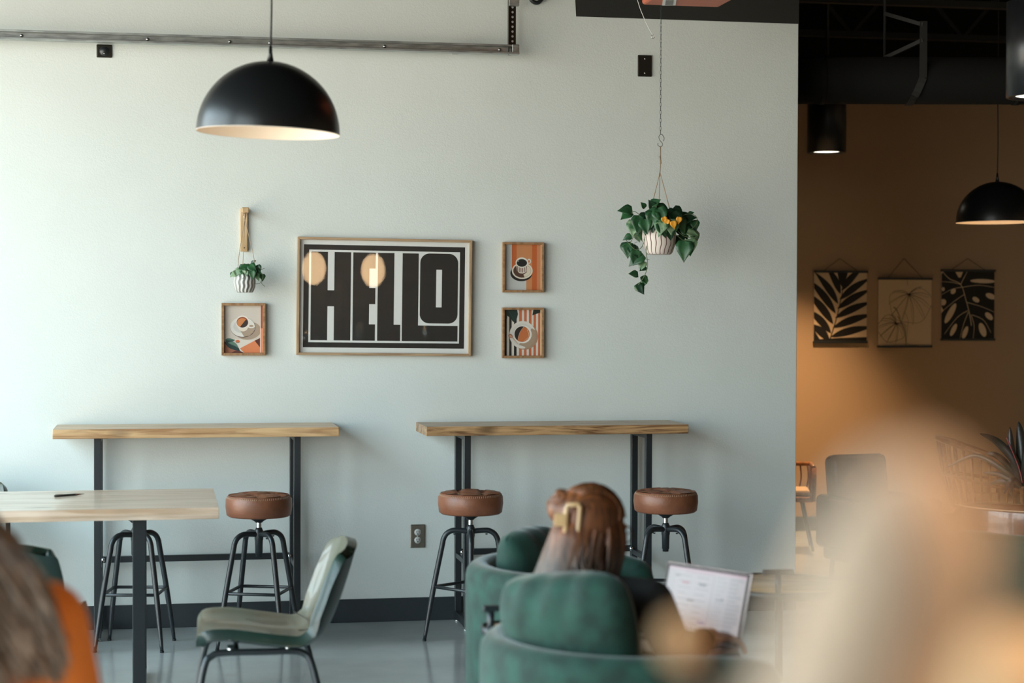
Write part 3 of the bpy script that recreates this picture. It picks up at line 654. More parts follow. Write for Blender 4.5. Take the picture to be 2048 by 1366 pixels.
for px, dy in ((477, -0.02), (483, 0.03), (510, -0.01)):
    MB().tube(spline([kn, lq(px + (2 if px < 490 else -3), 510, dy * .8), lq(px, 545, dy)], 6), 0.0017, 6).build('cord', M_rope, t)
peg = Vector((bt.x - pc2.x + 0.001, WY - 0.112 - pc2.y, bt.z - 0.0205 - pc2.z))
MB().tube(spline([kn, peg + Vector((-0.011, 0, -0.004)), peg + Vector((0, 0, 0.0135)), peg + Vector((0.011, 0, -0.004)), kn], 6), 0.0016, 6).build('cord', M_rope, t)
MB().tube([lq(490, 428), lq(489, 440)], 0.0045, 8).build('knot', M_rope, t)
lf = MB(); st = MB()
SL = [(476, 545, -10, 6, 17, 1, -.03), (472, 541, 8, 12, 18, 1, -.04), (482, 537, -8, 12, 20, 1, -.04), (486, 540, 8, 14, 18, 1, -.05), (495, 541, -4, 14, 17, 1, -.05), (498, 535, -14, 2, 20, 0, -.04), (505, 534, -10, 10, 22, 0, -.03), (500, 530, 12, 10, 22, 0, -.04), (506, 540, 2, 14, 20, 0, -.05),
      (515, 530, 4, 10, 18, 0, -.02), (510, 540, 12, 6, 18, 0, -.03), (524, 548, 2, 12, 16, 0, -.01), (520, 550, 8, 8, 12, 2, 0), (490, 533, 12, 4, 20, 0, -.02), (483, 545, 3, 12, 16, 0, -.05), (468, 545, -3, 6, 12, 2, -.02), (512, 546, 6, 10, 18, 1, -.03), (498, 545, 6, 12, 18, 2, -.04), (478, 534, 10, 2, 16, 0, 0), (504, 528, 4, -4, 12, 2, 0), (488, 550, -4, 9, 14, 1, -.055)]
for px, py, dx, dy, L, mi, dep in SL:
    jit = rnd.uniform(-0.4, 0.4)
    leafshape(lf, lq(px, py, dep * .8), RX * dx - Vector((0, 0, dy)) + RY * (-L * 0.2), -RY + Vector((0, 0, 0.6)) + RX * jit, L / s2, mi, fold=rnd.uniform(.1, .4), curl=rnd.uniform(.0, .3))
for pts in ([(505, 548), (518, 543), (527, 550), (525, 560)], [(510, 568), (520, 567), (524, 561), (525, 568), (531, 573)], [(500, 545), (520, 540), (530, 537)], [(480, 550), (470, 545)]):
    st.tube(spline([lq(x, y, -.02) for x, y in pts], 5), 0.0013, 6)
lf.build('foliage', [M_leaf, M_leaf2, M_leafdark], t, solid=0.0005, recalc=False); st.build('vines', M_stem, t)

# ------------------------------------------------------------------ slabs with an irregular long edge
def slab(name, x0, x1, y0, y1, z, th, m_, parent, amp=0.008, seed=0, overhang=0.0):
    """top at z; front edge y0 (towards the camera) is live"""
    b = MB(); N = 60; rows = []
    for i in range(N + 1):
        u = i / N; x = x0 + (x1 - x0) * u; w = amp * noise.noise(Vector((x * 2.3, seed, 0))) + amp * 0.4 * noise.noise(Vector((x * 9, seed, 3)))
        f = y0 + w; g = f + amp * 0.5 * noise.noise(Vector((x * 4, seed, 7)))
        rows.append([b.b.verts.new(p) for p in ((x, y1, z), (x, f, z), (x, f - 0.002, z - th * 0.5), (x, g + 0.002, z - th), (x, y1, z - th))])
    for A, B in zip(rows, rows[1:]):
        for k in range(5): b.b.faces.new((A[k], A[(k + 1) % 5], B[(k + 1) % 5], B[k]))
    b.b.faces.new(rows[0]); b.b.faces.new(rows[-1][::-1])
    return b.build(name, m_, parent, bevel=0.002)

def bar_table(pxl, pxr, pyt_l, pyt_r, th, legs, m_, label, seed):
    Yf = WY - 0.385
    a = at(pxl, pyt_l, Y=Yf); b = at(pxr, pyt_r, Y=Yf); z = (a.z + b.z) / 2; xc = (a.x + b.x) / 2
    t = thing('bar_table', (xc, (Yf + WY) / 2, 0), label, 'bar table'); oy = (Yf + WY) / 2
    slab('tabletop', a.x - xc, b.x - xc, Yf - oy, WY - 0.012 - oy, z, th, m_, t, 0.006, seed)
    w = 0.032; zz = z - th - 0.001; posts = []
    for px in legs:
        q = at(px, 1000, Y=Yf + 0.055); x = q.x - xc; yf = Yf + 0.055 - oy; yb = WY - 0.055 - oy
        m = MB(); e = 0.0
        m.box((x, yf, zz / 2 + 0.008), (w, w, zz - 0.016)); m.box((x, yb, zz / 2 + 0.008), (w, w, zz - 0.016))
        m.box((x, (yf + yb) / 2, zz - 0.012), (w * 0.98, yb - yf, 0.022)); m.box((x, (yf + yb) / 2, 0.035), (w * 0.98, yb - yf, w)); m.box((x, (yf + yb) / 2, 0.33), (w * 0.8, yb - yf, 0.025))
        lo = m.build('leg_frame', M_black, t, bevel=0.002)
        MB().box((x + 0.018 * (1 if px == legs[0] else -1), (yf + yb) / 2, zz - 0.003), (0.06, 0.2, 0.006)).build('mounting_plate', M_black, lo)
        for yy in (yf, yb): MB().lathe([(0, 0), (0.017, 0), (0.017, 0.005), (0.006, 0.008), (0.006, 0.018)], 14, Matrix.Translation((x, yy, 0))).build('leveling_foot', M_chrome, lo)
        MB().ell((x + 0.018 * (1 if px == legs[0] else -1), yb - 0.02, 0.345), (0.01, 0.01, 0.012), seg=10).build('bolt', M_chrome, lo)
        posts.append((x, yb))
    MB().box(((posts[0][0] + posts[1][0]) / 2, posts[0][1], 0.345), (posts[1][0] - posts[0][0] - w, 0.022, 0.03)).build('stretcher', M_black, t, bevel=0.002)
    return t
bar_table(105, 678, 860, 853.5, 0.044, (195, 594), M_pine, 'wall bar table with pale pine top, below the small framed print', 1)
bar_table(853, 1377, 852, 850.5, 0.045, (934, 1296), M_live, 'wall bar table with darker live edge top, below the two right hand prints', 5)

# ------------------------------------------------------------------ stools
def stool(px, zc, zseat, rot, label, R_=0.152, first=None):
    b = pd(px, zc)
    if first: return copy_tree(first, (b.x, b.y, 0), rot, label)
    t = thing('bar_stool', (b.x, b.y, 0), label, 'stool', rot, group='leather stools at the bar tables')
    H = zseat; T = 0.094
    prof = [(0, -T), (R_ * 0.90, -T), (R_ * 0.97, -T + 0.008), (R_ * 1.005, -T * 0.5), (R_ * 0.995, -0.014), (R_ * 0.955, -0.004), (R_ * 0.92, 0.003)]
    m = MB().lathe(prof, 64, Matrix.Translation((0, 0, H)))
    # tufted top
    N = 64; rings = []
    for i, rr in enumerate([0.92, 0.85, 0.75, 0.64, 0.52, 0.40, 0.28, 0.16]):
        ring = []
        for k in range(N):
            a = 2 * PI * k / N; x = rr * math.cos(a); y = rr * math.sin(a); z = 0.003 + 0.015 * (1 - rr * rr)
            for g in (-0.36, 0.36):
                z -= 0.016 * math.exp(-((x - g) / 0.06) ** 2) * (1 if rr < 0.93 else 0.4); z -= 0.016 * math.exp(-((y - g) / 0.06) ** 2) * (1 if rr < 0.93 else 0.4)
            ring.append(m.b.verts.new((x * R_, y * R_, H + z)))
        rings.append(ring)
    for A, B in zip(rings, rings[1:]):
        for k in range(N): f = m.b.faces.new((A[k], A[(k + 1) % N], B[(k + 1) % N], B[k])); f.smooth = True
    f = m.b.faces.new(rings[-1]); f.smooth = True
    bmesh.ops.remove_doubles(m.b, verts=m.b.verts, dist=0.0008)
    seat = m.build('seat', M_leather, t)
    s_ = MB()
    for k in range(96):
        a = 2 * PI * k / 96; a2 = a + 0.03
        s_.tube([((R_ * 0.975) * math.cos(a), (R_ * 0.975) * math.sin(a), H - 0.012), ((R_ * 0.945) * math.cos(a2), (R_ * 0.945) * math.sin(a2), H - 0.0015)], 0.0016, 4)
    s_.build('stitching', M_stitch, seat)
    wl_ = MB()
    for g in (-0.36, 0.36):
        for ax in (0, 1):
            pts = [(R_ * (u if ax else g), R_ * (g if ax else u), H + 0.002 + 0.012 * (1 - u * u - g * g) - 0.008) for u in [(-0.84 + 1.68 * i / 12) for i in range(13)]]
            wl_.tube(pts, 0.0014, 5)
    wl_.build('seam', M_stitch, seat)
    hub = 0.515
    MB().lathe([(0, -T - 0.001), (0.048, -T - 0.001), (0.044, -T - 0.010), (0.020, -T - 0.024), (0.016, -T - 0.029)], 24, Matrix.Translation((0, 0, H))).build('seat_mount', M_black, t)
    MB().lathe([(0.0115, hub), (0.0115, H - T - 0.03)], 16).build('screw_shaft', M_chrome, t)
    MB().lathe([(0.0, hub - 0.105), (0.014, hub - 0.105), (0.014, hub - 0.094), (0.017, hub - 0.092), (0.018, hub - 0.03), (0.020, hub - 0.022), (0.020, hub + 0.016), (0.016, hub + 0.024), (0.014, hub + 0.030), (0, hub + 0.030)], 24).build('hub', M_black, t)
    for k in range(4):
        a = k * PI / 2; c, s = math.cos(a), math.sin(a); zf = 0.0
        pts = [(0.012, hub), (0.06, hub + 0.004), (0.088, hub + 0.002), (0.112, hub - 0.012), (0.126, hub - 0.036), (0.133, hub - 0.07), (0.172, 0.25), (0.214, 0.006)]
        rs = [0.0125] * 7 + [0.0075]
        P3 = [Vector((r * c, r * s, z)) for r, z in pts]; SP = spline(P3, 6); rr = [0.0125 if i < len(SP) * 0.86 else 0.0125 - 0.0055 * (i / len(SP) - 0.86) / 0.14 for i in range(len(SP))]
        lg = MB().tube(SP, rr, 12).build('leg', M_black, t)
        MB().lathe([(0, 0), (0.009, 0), (0.0095, 0.008), (0, 0.008)], 12, Matrix.Translation((0.214 * c, 0.214 * s, 0))).build('foot_cap', M_slot, lg)
        MB().lathe([(0.0, -0.004), (0.005, -0.003), (0.006, 0.002)], 10, Matrix.Translation((0.075 * c, 0.075 * s, hub - 0.013))).build('bolt', M_black, lg)
    fr = []; zf = 0.255
    for k in range(4):
        a = k * PI / 2; b0 = Vector((0.172 * math.cos(a), 0.172 * math.sin(a), zf)); nx = Vector((0.172 * math.cos(a + PI / 2), 0.172 * math.sin(a + PI / 2), zf))
        fr += [b0 + (nx - b0) * 0.07, b0 + (nx - b0) * 0.5, b0 + (nx - b0) * 0.93]
    MB().tube(fr, 0.0075, 10, closed=True).build('footrest', M_black, t)
    return t
st0 = stool(518, 8.50, 0.692, -AZ + math.radians(37), 'tan leather swivel stool under the right half of the pine bar table')
stool(270, 8.47, 0, -AZ + math.radians(45), 'swivel stool standing behind the leg of the near slab table', first=st0)
stool(942, 8.64, 0, -AZ + math.radians(2), 'tan leather swivel stool left of the armchairs, at the live edge table', first=st0)
stool(1333, 8.74, 0, -AZ + math.radians(40), 'tan leather swivel stool above the laptop screen', first=st0)

# ------------------------------------------------------------------ slab table at the left and its pen
TZ = 0.777
c0 = pd(438, 7.2); tyf = c0.y; txr = c0.x
t = thing('slab_table', ((txr - 1.40) / 2, tyf + 0.39, 0), 'nearer pale slab table on a black steel leg, at the left edge', 'table')
ox, oy = t.location.x, t.location.y
slab('tabletop', -1.40 - ox, txr - ox, tyf - oy, tyf + 0.78 - oy, TZ, 0.045, M_slab, t, 0.012, 11)
for xx in (at(278, 1200, Y=tyf + 0.06).x, -1.15):
    m = MB(); w = 0.05; zz = TZ - 0.046
    for yy in (tyf + 0.08, tyf + 0.70): m.box((xx - ox, yy - oy, zz / 2), (w, 0.03, zz))
    for z_ in (0.015, zz - 0.012): m.box((xx - ox, tyf + 0.39 - oy, z_), (w, 0.62, 0.024))
    m.build('leg_frame', M_black, t, bevel=0.002)
pn = pd(137, 7.62); pen = thing('pen', (pn.x, pn.y, TZ + 0.0045), 'dark pen lying on the near slab table', 'pen', rotz=-AZ + 0.75)
MB().tube([(-0.065, 0, 0), (0.03, 0, 0)], 0.0045, 10, smooth=True).build('barrel', M_darkplate, pen)
MB().tube([(0.03, 0, 0), (0.072, 0, 0)], [0.0045, 0.001], 10).build('tip', M_leather2, pen)
MB().box((-0.045, 0, 0.006), (0.035, 0.003, 0.002)).build('clip', M_chrome, pen)

# ------------------------------------------------------------------ olive bucket chairs
SOFF = -1
def bucket_chair(loc, rot, label):
    t = thing('bucket_chair', loc, label, 'chair', rot)
    prof = spline([(0, y, z) for y, z in ((-.232, .428), (-.228, .452), (-.20, .470), (-.12, .470), (-.02, .456), (.07, .447), (.13, .452), (.175, .485), (.212, .56), (.245, .655), (.268, .735), (.276, .765))], 3)
    m = MB(); N = 16; rows = []
    for i, p in enumerate(prof):
        u = i / (len(prof) - 1)
        w = 0.225 + 0.012 * math.sin(PI * min(1, u * 1.6)); w *= 1 - 0.16 * max(0, (u - 0.62) / 0.38) ** 2
        if u < 0.10: w *= 0.93 + 0.07 * math.sin(u / 0.10 * PI / 2)
        row = []
        for k in range(N + 1):
            x = -1 + 2 * k / N; a = abs(x) ** 3
            lift = 0.030 * a * (1 - abs(2 * min(u / 0.62, 1) - 1) ** 2 * 0.6); fwd = -0.055 * a * max(0, min(1, (u - 0.45) / 0.25)) * (1 - 0.55 * max(0, (u - 0.8) / 0.2))
            topd = -0.028 * a * max(0, (u - 0.88) / 0.12)
            row.append(m.b.verts.new((x * w * (1 - 0.03 * a), p.y + fwd, p.z + lift * (1 if u < .62 else .3) + topd)))
        rows.append(row)
    for A, B in zip(rows, rows[1:]):
        for k in range(N): f = m.b.faces.new((A[k], A[k + 1], B[k + 1], B[k])); f.smooth = True
    sh = m.build('shell', [M_gleather, M_gouter], t); q = sh.modifiers.new('solid', 'SOLIDIFY'); q.thickness = 0.034; q.offset = SOFF; q.material_offset = 1; q.material_offset_rim = 1; q = sh.modifiers.new('bevel', 'BEVEL'); q.width = 0.010; q.segments = 3; q.limit_method = 'ANGLE'; q.angle_limit = 0.9
    sm = [Vector((-0.19 + 0.38 * k / 12, 0.150 - 0.045 * abs(-1 + k / 6) ** 3, 0.472 + 0.012 * abs(-1 + k / 6) ** 3)) for k in range(13)]
    MB().tube(sm, 0.0018, 6).build('seam', M_darkplate, sh)
    for s_ in (-1, 1):
        pts = [(s_ * .205, -.275, 0.008), (s_ * .185, -.235, .20), (s_ * .170, -.205, .365), (s_ * .162, -.180, .400), (s_ * .16, -.14, .410), (s_ * .16, 0, .410), (s_ * .16, .085, .410), (s_ * .163, .125, .400), (s_ * .172, .150, .365), (s_ * .19, .19, .20), (s_ * .212, .235, 0.008)]
        MB().tube(spline(pts, 5), 0.0115, 12).build('leg_frame', M_black, t)
        for y in (-.12, .07): MB().tube([(s_ * .16, y, .41), (s_ * .15, y, .432)], 0.011, 10).build('bolt', M_chrome, t)
    for y in (-.10, .06): MB().tube([(-.16, y, .410), (.16, y, .410)], 0.009, 10).build('cross_bar', M_black, t)
    return t
b = pd(531, 6.3)
bc = bucket_chair((b.x, b.y, 0), -AZ - PI / 2 + 0.16, 'olive leather bucket chair in front of the bar tables, seen from the side')
b = pd(18, 6.45); copy_tree(bc, (b.x, b.y, 0), -AZ + PI + 0.04, 'bucket chair with its dark back to the viewer, under the near slab table')
b = pd(-92, 8.32); copy_tree(bc, (b.x, b.y, 0), 0.03, 'bucket chair on the far side of the near slab table, only its top edge showing')

# ------------------------------------------------------------------ green velvet barrel chairs
def barrel_chair(px, zc, open_a, label, m_=None, R_=0.42, H=0.72, name='barrel_chair', half=62, seat_z=0.42):
    m_ = m_ or M_velvet; b = pd(px, zc); t = thing(name, (b.x, b.y, 0), label, 'armchair', -AZ + math.radians(open_a))
    a0 = math.radians(half); a1 = 2 * PI - a0; N = 72; Ri = R_ - 0.095; m = MB(); rows = []
    for i in range(N + 1):
        u = i / N; a = a0 + (a1 - a0) * u; ed = min(u, 1 - u); h = H - 0.05 * max(0, 1 - ed / 0.22) ** 2
        sq = math.sqrt(max(0, 1 - max(0, 1 - ed / 0.035) ** 2)) * 0.6 + 0.4; mid = (R_ + Ri) / 2; hw = (R_ - Ri) / 2 * sq; hh = h - 0.06 * (1 - sq)
        sec = [(mid + hw * 0.92, 0.06), (mid + hw, 0.30), (mid + hw * 1.02, hh - 0.09)] + [(mid + hw * math.cos(q * PI / 8), hh - 0.045 + 0.045 * math.sin(q * PI / 8)) for q in range(0, 9)] + [(mid - hw, hh - 0.09), (mid - hw, 0.28)]
        rows.append([m.b.verts.new((r * math.cos(a), r * math.sin(a), z)) for r, z in sec])
    n = len(rows[0])
    for A, B in zip(rows, rows[1:]):
        for k in range(n):
            f = m.b.faces.new((A[k], A[(k + 1) % n], B[(k + 1) % n], B[k])); f.smooth = True
    m.b.faces.new(rows[0]); m.b.faces.new(rows[-1][::-1])
    m.build('shell', m_, t)
    r = Ri - 0.004
    MB().lathe([(0, 0.265), (r - 0.02, 0.265), (r, 0.29), (r, seat_z - 0.05), (r - 0.015, seat_z - 0.015), (r - 0.06, seat_z), (0, seat_z + 0.012)], 48).build('seat_cushion', m_, t)
    MB().lathe([(0, 0.062), (R_ - 0.005, 0.062), (R_ - 0.001, 0.10), (R_ - 0.001, 0.262), (0, 0.262)], 48).build('seat_base', m_, t)
    MB().lathe([(0, 0.0), (R_ * 0.7, 0.0), (R_ * 0.7, 0.02), (0.06, 0.035), (0.06, 0.061), (0, 0.061)], 48).build('swivel_base', M_black, t)
    return t
barrel_chair(1275, 4.95, 35, 'nearest green velvet barrel armchair, the one the person with the laptop sits in', H=0.69)
barrel_chair(1180, 6.12, -3, 'second green velvet barrel armchair, just behind the one the person sits in', R_=0.41, half=54)
barrel_chair(2120, 7.15, 100, 'dark green velvet armchair cut off by the right edge of the photo', M_velvet2, half=60)

def pillow(px, zc, z, w, h, th, nrm, tilt, label, m_, cat='cushion', roll=0.0):
    b = pd(px, zc, z); m = MB(); N = 22; Q = {}
    for sd in (1, -1):
        for i in range(N + 1):
            for j in range(N + 1):
                if sd == -1 and (i in (0, N) or j in (0, N)): Q[(sd, i, j)] = Q[(1, i, j)]; continue
                u = -1 + 2 * i / N; v = -1 + 2 * j / N
                k = (1 - abs(u) ** 2.6) * (1 - abs(v) ** 2.6); d = sd * th / 2 * max(0, k) ** 0.5
                pinch = math.sqrt(1 - 0.26 * v ** 4); pinch2 = math.sqrt(1 - 0.26 * u ** 4)
                wr = 0.012 * math.sin(u * 13 + v * 3) * max(0, v) ** 1.2 * (1 - abs(u) ** 4) * (k > 0.02)
                Q[(sd, i, j)] = m.b.verts.new((u * w / 2 * pinch, d + sd * wr * .6, v * h / 2 * pinch2))
    for sd in (1, -1):
        for i in range(N):
            for j in range(N):
                f = m.b.faces.new([Q[(sd, i, j)], Q[(sd, i + 1, j)], Q[(sd, i + 1, j + 1)], Q[(sd, i, j + 1)]]); f.smooth = True
    o = m.build('cushion', m_); o.location = b
    # local -y faces nrm (camera-frame angle)
    o.rotation_euler = (Matrix.Rotation(-AZ + math.radians(nrm + 90), 4, 'Z') @ Matrix.Rotation(tilt, 4, 'X') @ Matrix.Rotation(roll, 4, 'Y')).to_euler()
    return tag(o, label, cat)
pillow(1142, 4.82, 0.705, 0.41, 0.33, 0.18, 55, -0.12, 'plump green velvet cushion behind the back of the person with the laptop', M_velvet, roll=0.13)
pillow(1068, 6.24, 0.655, 0.38, 0.33, 0.18, -25, -0.18, 'dark green cushion in the second armchair, left of the head of the person', M_velvet2)

# ------------------------------------------------------------------ side tables with T handles
def side_table(px, zc, z, R_, hx, label, first=None, th=0.10, tw=0.05):
    b = pd(px, zc); t = thing('side_table', (b.x, b.y, 0), label, 'side table', -AZ)
    MB().lathe([(0, z - 0.016), (R_ - 0.006, z - 0.016), (R_ - 0.006, z), (0, z)], 40).build('tabletop', M_live, t)
    MB().lathe([(R_ - 0.006, z - 0.020), (R_, z - 0.020), (R_, z + 0.006), (R_ - 0.006, z + 0.006), (R_ - 0.006, z - 0.020)], 40).build('rim', M_black, t)
    MB().tube([(0, 0, 0.02), (0, 0, z - 0.017)], 0.014, 12).build('pole', M_black, t)
    MB().lathe([(0, 0), (R_ * 0.8, 0), (R_ * 0.8, 0.012), (0, 0.02)], 40).build('base', M_black, t)
    x, y = hx
    hd = MB().tube([(x, y, z - 0.01), (x, y, z + th)], 0.011, 10).build('handle_post', M_black, t)
    MB().box((x, y, z + th + 0.008), (tw * 2, 0.022, 0.018), Matrix.Rotation(0.15, 3, 'Z')).build('handle_bar', M_black, hd, bevel=0.004)
    return t
side_table(1030, 5.45, pz(1256, 5.45), 0.098, (-0.068, -0.065), 'small black rimmed side table with a T handle, between the two green armchairs', th=0.058, tw=0.024)
side_table(1560, 6.5, pz(1168, 6.5), 0.25, (-0.03, -0.19), 'round wood side table with a black T handle, just right of the laptop', th=0.062, tw=0.054)

# ------------------------------------------------------------------ laptop
LBL = pd(1313, 5.27, pz(1262, 5.27)); LBR = pd(1482, 5.02, pz(1297, 5.02)); LBR.z = LBL.z = (LBL.z + LBR.z) / 2
u = (LBR - LBL); u.z = 0; LW = 0.325; u.normalize(); mid = (LBL + LBR) / 2; ang = math.atan2(u.y, u.x)
LZ = mid.z - 0.012
t = thing('laptop', (mid.x, mid.y, LZ), 'open laptop with a pale page on its screen, on the lap of the person', 'laptop', ang)
# local x along the hinge to the right, local -y towards the person
M_alu = mat('rose grey aluminium', (0.42, 0.33, 0.31), 0.35, metal=0.7); M_keys = mat('black keys', (0.012, 0.012, 0.013), 0.5)
M_bezel = mat('black screen bezel', (0.006, 0.005, 0.006), 0.6, spec=0.2)
MB().box((0, -0.11, 0.006), (LW, 0.222, 0.011)).build('base', M_alu, t, bevel=0.004)
km = MB()
for r in range(6):
    for c in range(14): km.box((-LW / 2 + 0.028 + c * 0.0207, -0.025 - r * 0.0185, 0.0125), (0.0175, 0.0155, 0.002))
kb = km.build('keyboard', M_keys, t); kb['kind'] = 'stuff'
MB().box((0, -0.175, 0.0120), (0.12, 0.075, 0.0008)).build('trackpad', M_alu, t)
TL_ = 0.25; Rl = Matrix.Rotation(-TL_, 3, 'X'); LH = 0.205
lid = MB().box(Rl @ Vector((0, 0.0, LH / 2)) + Vector((0, 0.002, 0.010)), (LW, 0.006, LH), Rl).build('lid', M_alu, t, bevel=0.004)
MB().box(Rl @ Vector((0, -0.0038, LH / 2)) + Vector((0, 0.002, 0.010)), (LW - 0.008, 0.001, LH - 0.008), Rl).build('bezel', M_bezel, lid)
scr = Print(LW - 0.024, LH - 0.034); em = {}
def sc(rgb):
    k = rgb
    if k not in em:
        c = srgb(*rgb)[:3]; em[k] = mat('screen light %d %d %d' % rgb, (0, 0, 0), 0.3, emit=c, estr=0.36); PAL[(rgb, 'e')] = em[k]
    return em[k]
_pm = pm
pm = lambda rgb, rough=0.6: sc(rgb)
PG = (222, 214, 216); scr.rect(0, 0, 1, 1, PG); scr.rect(0, 0, 1, .05, (232, 200, 208)); scr.rect(.22, .05, .58, .075, (216, 190, 200)); scr.rect(.595, .06, .60, 1, (150, 146, 152)); scr.rect(0, .05, .10, 1, (214, 208, 211))
rnd = random.Random(5)
for k in range(9):
    y = .12 + k * .095
    for x0, x1 in ((.16, .34), (.38, .56)): scr.rect(x0, y, x0 + (x1 - x0) * rnd.uniform(.5, 1), y + .018, (192, 186, 190))
for x, y, w, c in ((.20, .225, .09, (214, 140, 150)), (.42, .225, .09, (120, 116, 122)), (.30, .50, .09, (140, 134, 140)), (.66, .42, .10, (132, 130, 136)), (.48, .83, .10, (150, 140, 190)), (.10, .12, .06, (170, 164, 170))): scr.rect(x, y, x + w, y + .034, c)
for k in range(13):
    y = .08 + k * .068; scr.rect(.64, y, .64 + rnd.uniform(.08, .14), y + .022, (198, 196, 198)); scr.rect(.80, y, .80 + rnd.uniform(.10, .18), y + .026, (182, 182, 184))
for k in range(14): scr.rect(.02 + k * .05, .945, .055 + k * .05, .985, (150, 150, 156) if k % 3 else (196, 180, 150))
so = scr.build('screen', lid, (0, 0, 0)); pm = _pm
for o_ in list(lid.children):
    if o_.name.startswith('backing_board'): bpy.data.objects.remove(o_)
so.matrix_local = Matrix.Translation(Rl @ Vector((0, -0.0047, LH / 2 + 0.006)) + Vector((0, 0.002, 0.010))) @ Rl.to_4x4()

# ------------------------------------------------------------------ people
def frame_of(phi, pitch=0.0):
    return Matrix.Rotation(phi, 3, 'Z') @ Matrix.Rotation(pitch, 3, 'Y')
def head_prims(m, Hc, Rm):
    def p(x, y, z): return Hc + Rm @ Vector((x, y, z))
    m.ell(p(-.012, 0, .028), (.094, .075, .088), Rm); m.ell(p(.026, 0, -.035), (.060, .057, .080), Rm); m.ell(p(.052, 0, -.092), (.026, .026, .020), Rm)
    m.cap(p(.082, 0, .004), p(.102, 0, -.032), .008, .012); m.ell(p(.088, 0, -.038), (.013, .016, .009), Rm)
    m.ell(p(.080, 0, -.062), (.012, .023, .0065), Rm); m.ell(p(.078, 0, -.073), (.012, .019, .006), Rm); m.ell(p(.072, 0, .022), (.018, .052, .012), Rm)
    for s in (-1, 1):
        m.ell(p(.070, s * .030, .003), (.014, .015, .011), Rm); m.ell(p(-.006, s * .076, -.018), (.018, .008, .031), Rm); m.ell(p(.055, s * .038, -.035), (.022, .022, .022), Rm)
    m.cap(p(-.025, 0, -.06), p(-.05, 0, -.17), .050, .056)
def hand_prims(m, w, d, up, s, curl=0.5, spread=0.10):
    """w wrist, d forward, up back of the hand, s side on which the thumb sits"""
    w = Vector(w); d = Vector(d).normalized(); up = Vector(up); sd = (Vector(s) - d * Vector(s).dot(d)).normalized(); up = (up - d * up.dot(d) - sd * up.dot(sd)).normalized()
    m.ell(w + d * .045, (.048, .038, .014), Matrix((d, sd, up)).transposed()); m.cap(w - d * .02, w + d * .02, .022, .026)
    for k, (o, L) in enumerate(((.028, .072), (.010, .080), (-.009, .074), (-.027, .058))):
        a = w + d * (.082 - .006 * abs(k - 1)) + sd * o; dd = (d + sd * (spread * (1.5 - k) * .6)).normalized(); prev = a; ang = 0.15
        for j, f in enumerate((.45, .32, .23)):
            ang += curl * (0.5 if j == 0 else 0.8); q = prev + (dd * math.cos(ang) - up * math.sin(ang)) * L * f; m.cap(prev, q, .0088 - j * .0009, .0080 - j * .0009, 10); prev = q
    a = w + d * .025 + sd * .026; q = a + (d * .6 + sd * .75 - up * .25).normalized() * .036; r = q + (d * .9 + sd * .25 - up * .35).normalized() * .030
    m.cap(a, q, .013, .0105, 10); m.cap(q, r, .0100, .0085, 10)
def chain_caps(m, pts, rs):
    for (a, b), (r, s) in zip(zip(pts, pts[1:]), zip(rs, rs[1:])): m.cap(a, b, r, s)

def hair_locks(m, Hc, Rm, n, rnd, length, ends, r0=0.010, back=(-0.35, 1.0)):
    for k in range(n):
        a = rnd.uniform(*back) * PI if False else rnd.uniform(0.42 * PI, 1.58 * PI); el = rnd.uniform(-0.1, 1.2)
        st_ = Hc + Rm @ Vector((-.012 + .096 * math.cos(a) * math.cos(el), .080 * math.sin(a) * math.cos(el), .03 + .094 * math.sin(el)))
        out = Rm @ Vector((math.cos(a), math.sin(a), 0)); e_ = ends(a, rnd)
        m1 = Hc + Rm @ Vector((-.012 + .108 * math.cos(a), .088 * math.sin(a), -.03)); m2 = m1.lerp(e_, 0.5) + out * rnd.uniform(-.004, .014)
        pts = spline([st_, m1, m2, e_], 5); N = len(pts)
        m.tube(pts, [r0 * (0.5 + 0.6 * math.sin(PI * min(1, (i + 1) / N) * 0.75)) * (1 - 0.75 * (i / N) ** 4) for i in range(N)], 7)

M_hair = bpy.data.materials.new('copper brown hair'); M_hair.use_nodes = True
def hair_mat(m, ctop, cbot, z0, z1, rough=0.38):
    n = m.node_tree.nodes; l = m.node_tree.links; b = n['Principled BSDF']; t = n.new('ShaderNodeTexCoord'); sp = n.new('ShaderNodeSeparateXYZ'); l.new(t.outputs['Object'], sp.inputs[0])
    mr = n.new('ShaderNodeMapRange'); mr.inputs['From Min'].default_value = z0; mr.inputs['From Max'].default_value = z1; l.new(sp.outputs['Z'], mr.inputs['Value'])
    x = n.new('ShaderNodeTexNoise'); x.inputs['Scale'].default_value = 1; mp = n.new('ShaderNodeMapping'); mp.inputs['Scale'].default_value = (90, 90, 6); l.new(t.outputs['Object'], mp.inputs[0]); l.new(mp.outputs[0], x.inputs['Vector'])
    r = n.new('ShaderNodeMixRGB'); r.inputs['Color1'].default_value = (*cbot, 1); r.inputs['Color2'].default_value = (*ctop, 1); l.new(mr.outputs[0], r.inputs[0])
    hs = n.new('ShaderNodeMixRGB'); hs.blend_type = 'MULTIPLY'; hs.inputs[0].default_value = 0.7; l.new(r.outputs[0], hs.inputs['Color1'])
    rr = n.new('ShaderNodeValToRGB'); rr.color_ramp.elements[0].color = (.25, .2, .18, 1); rr.color_ramp.elements[1].color = (1.5, 1.4, 1.3, 1); rr.color_ramp.elements[0].position = .35; rr.color_ramp.elements[1].position = .65; l.new(x.outputs[0], rr.inputs[0]); l.new(rr.outputs[0], hs.inputs['Color2'])
    l.new(hs.outputs[0], b.inputs['Base Color']); b.inputs['Roughness'].default_value = rough; b.inputs['Anisotropic'].default_value = 0.5
hair_mat(M_hair, (0.165, 0.056, 0.015), (0.070, 0.045, 0.031), 0.87, 0.965, 0.5)
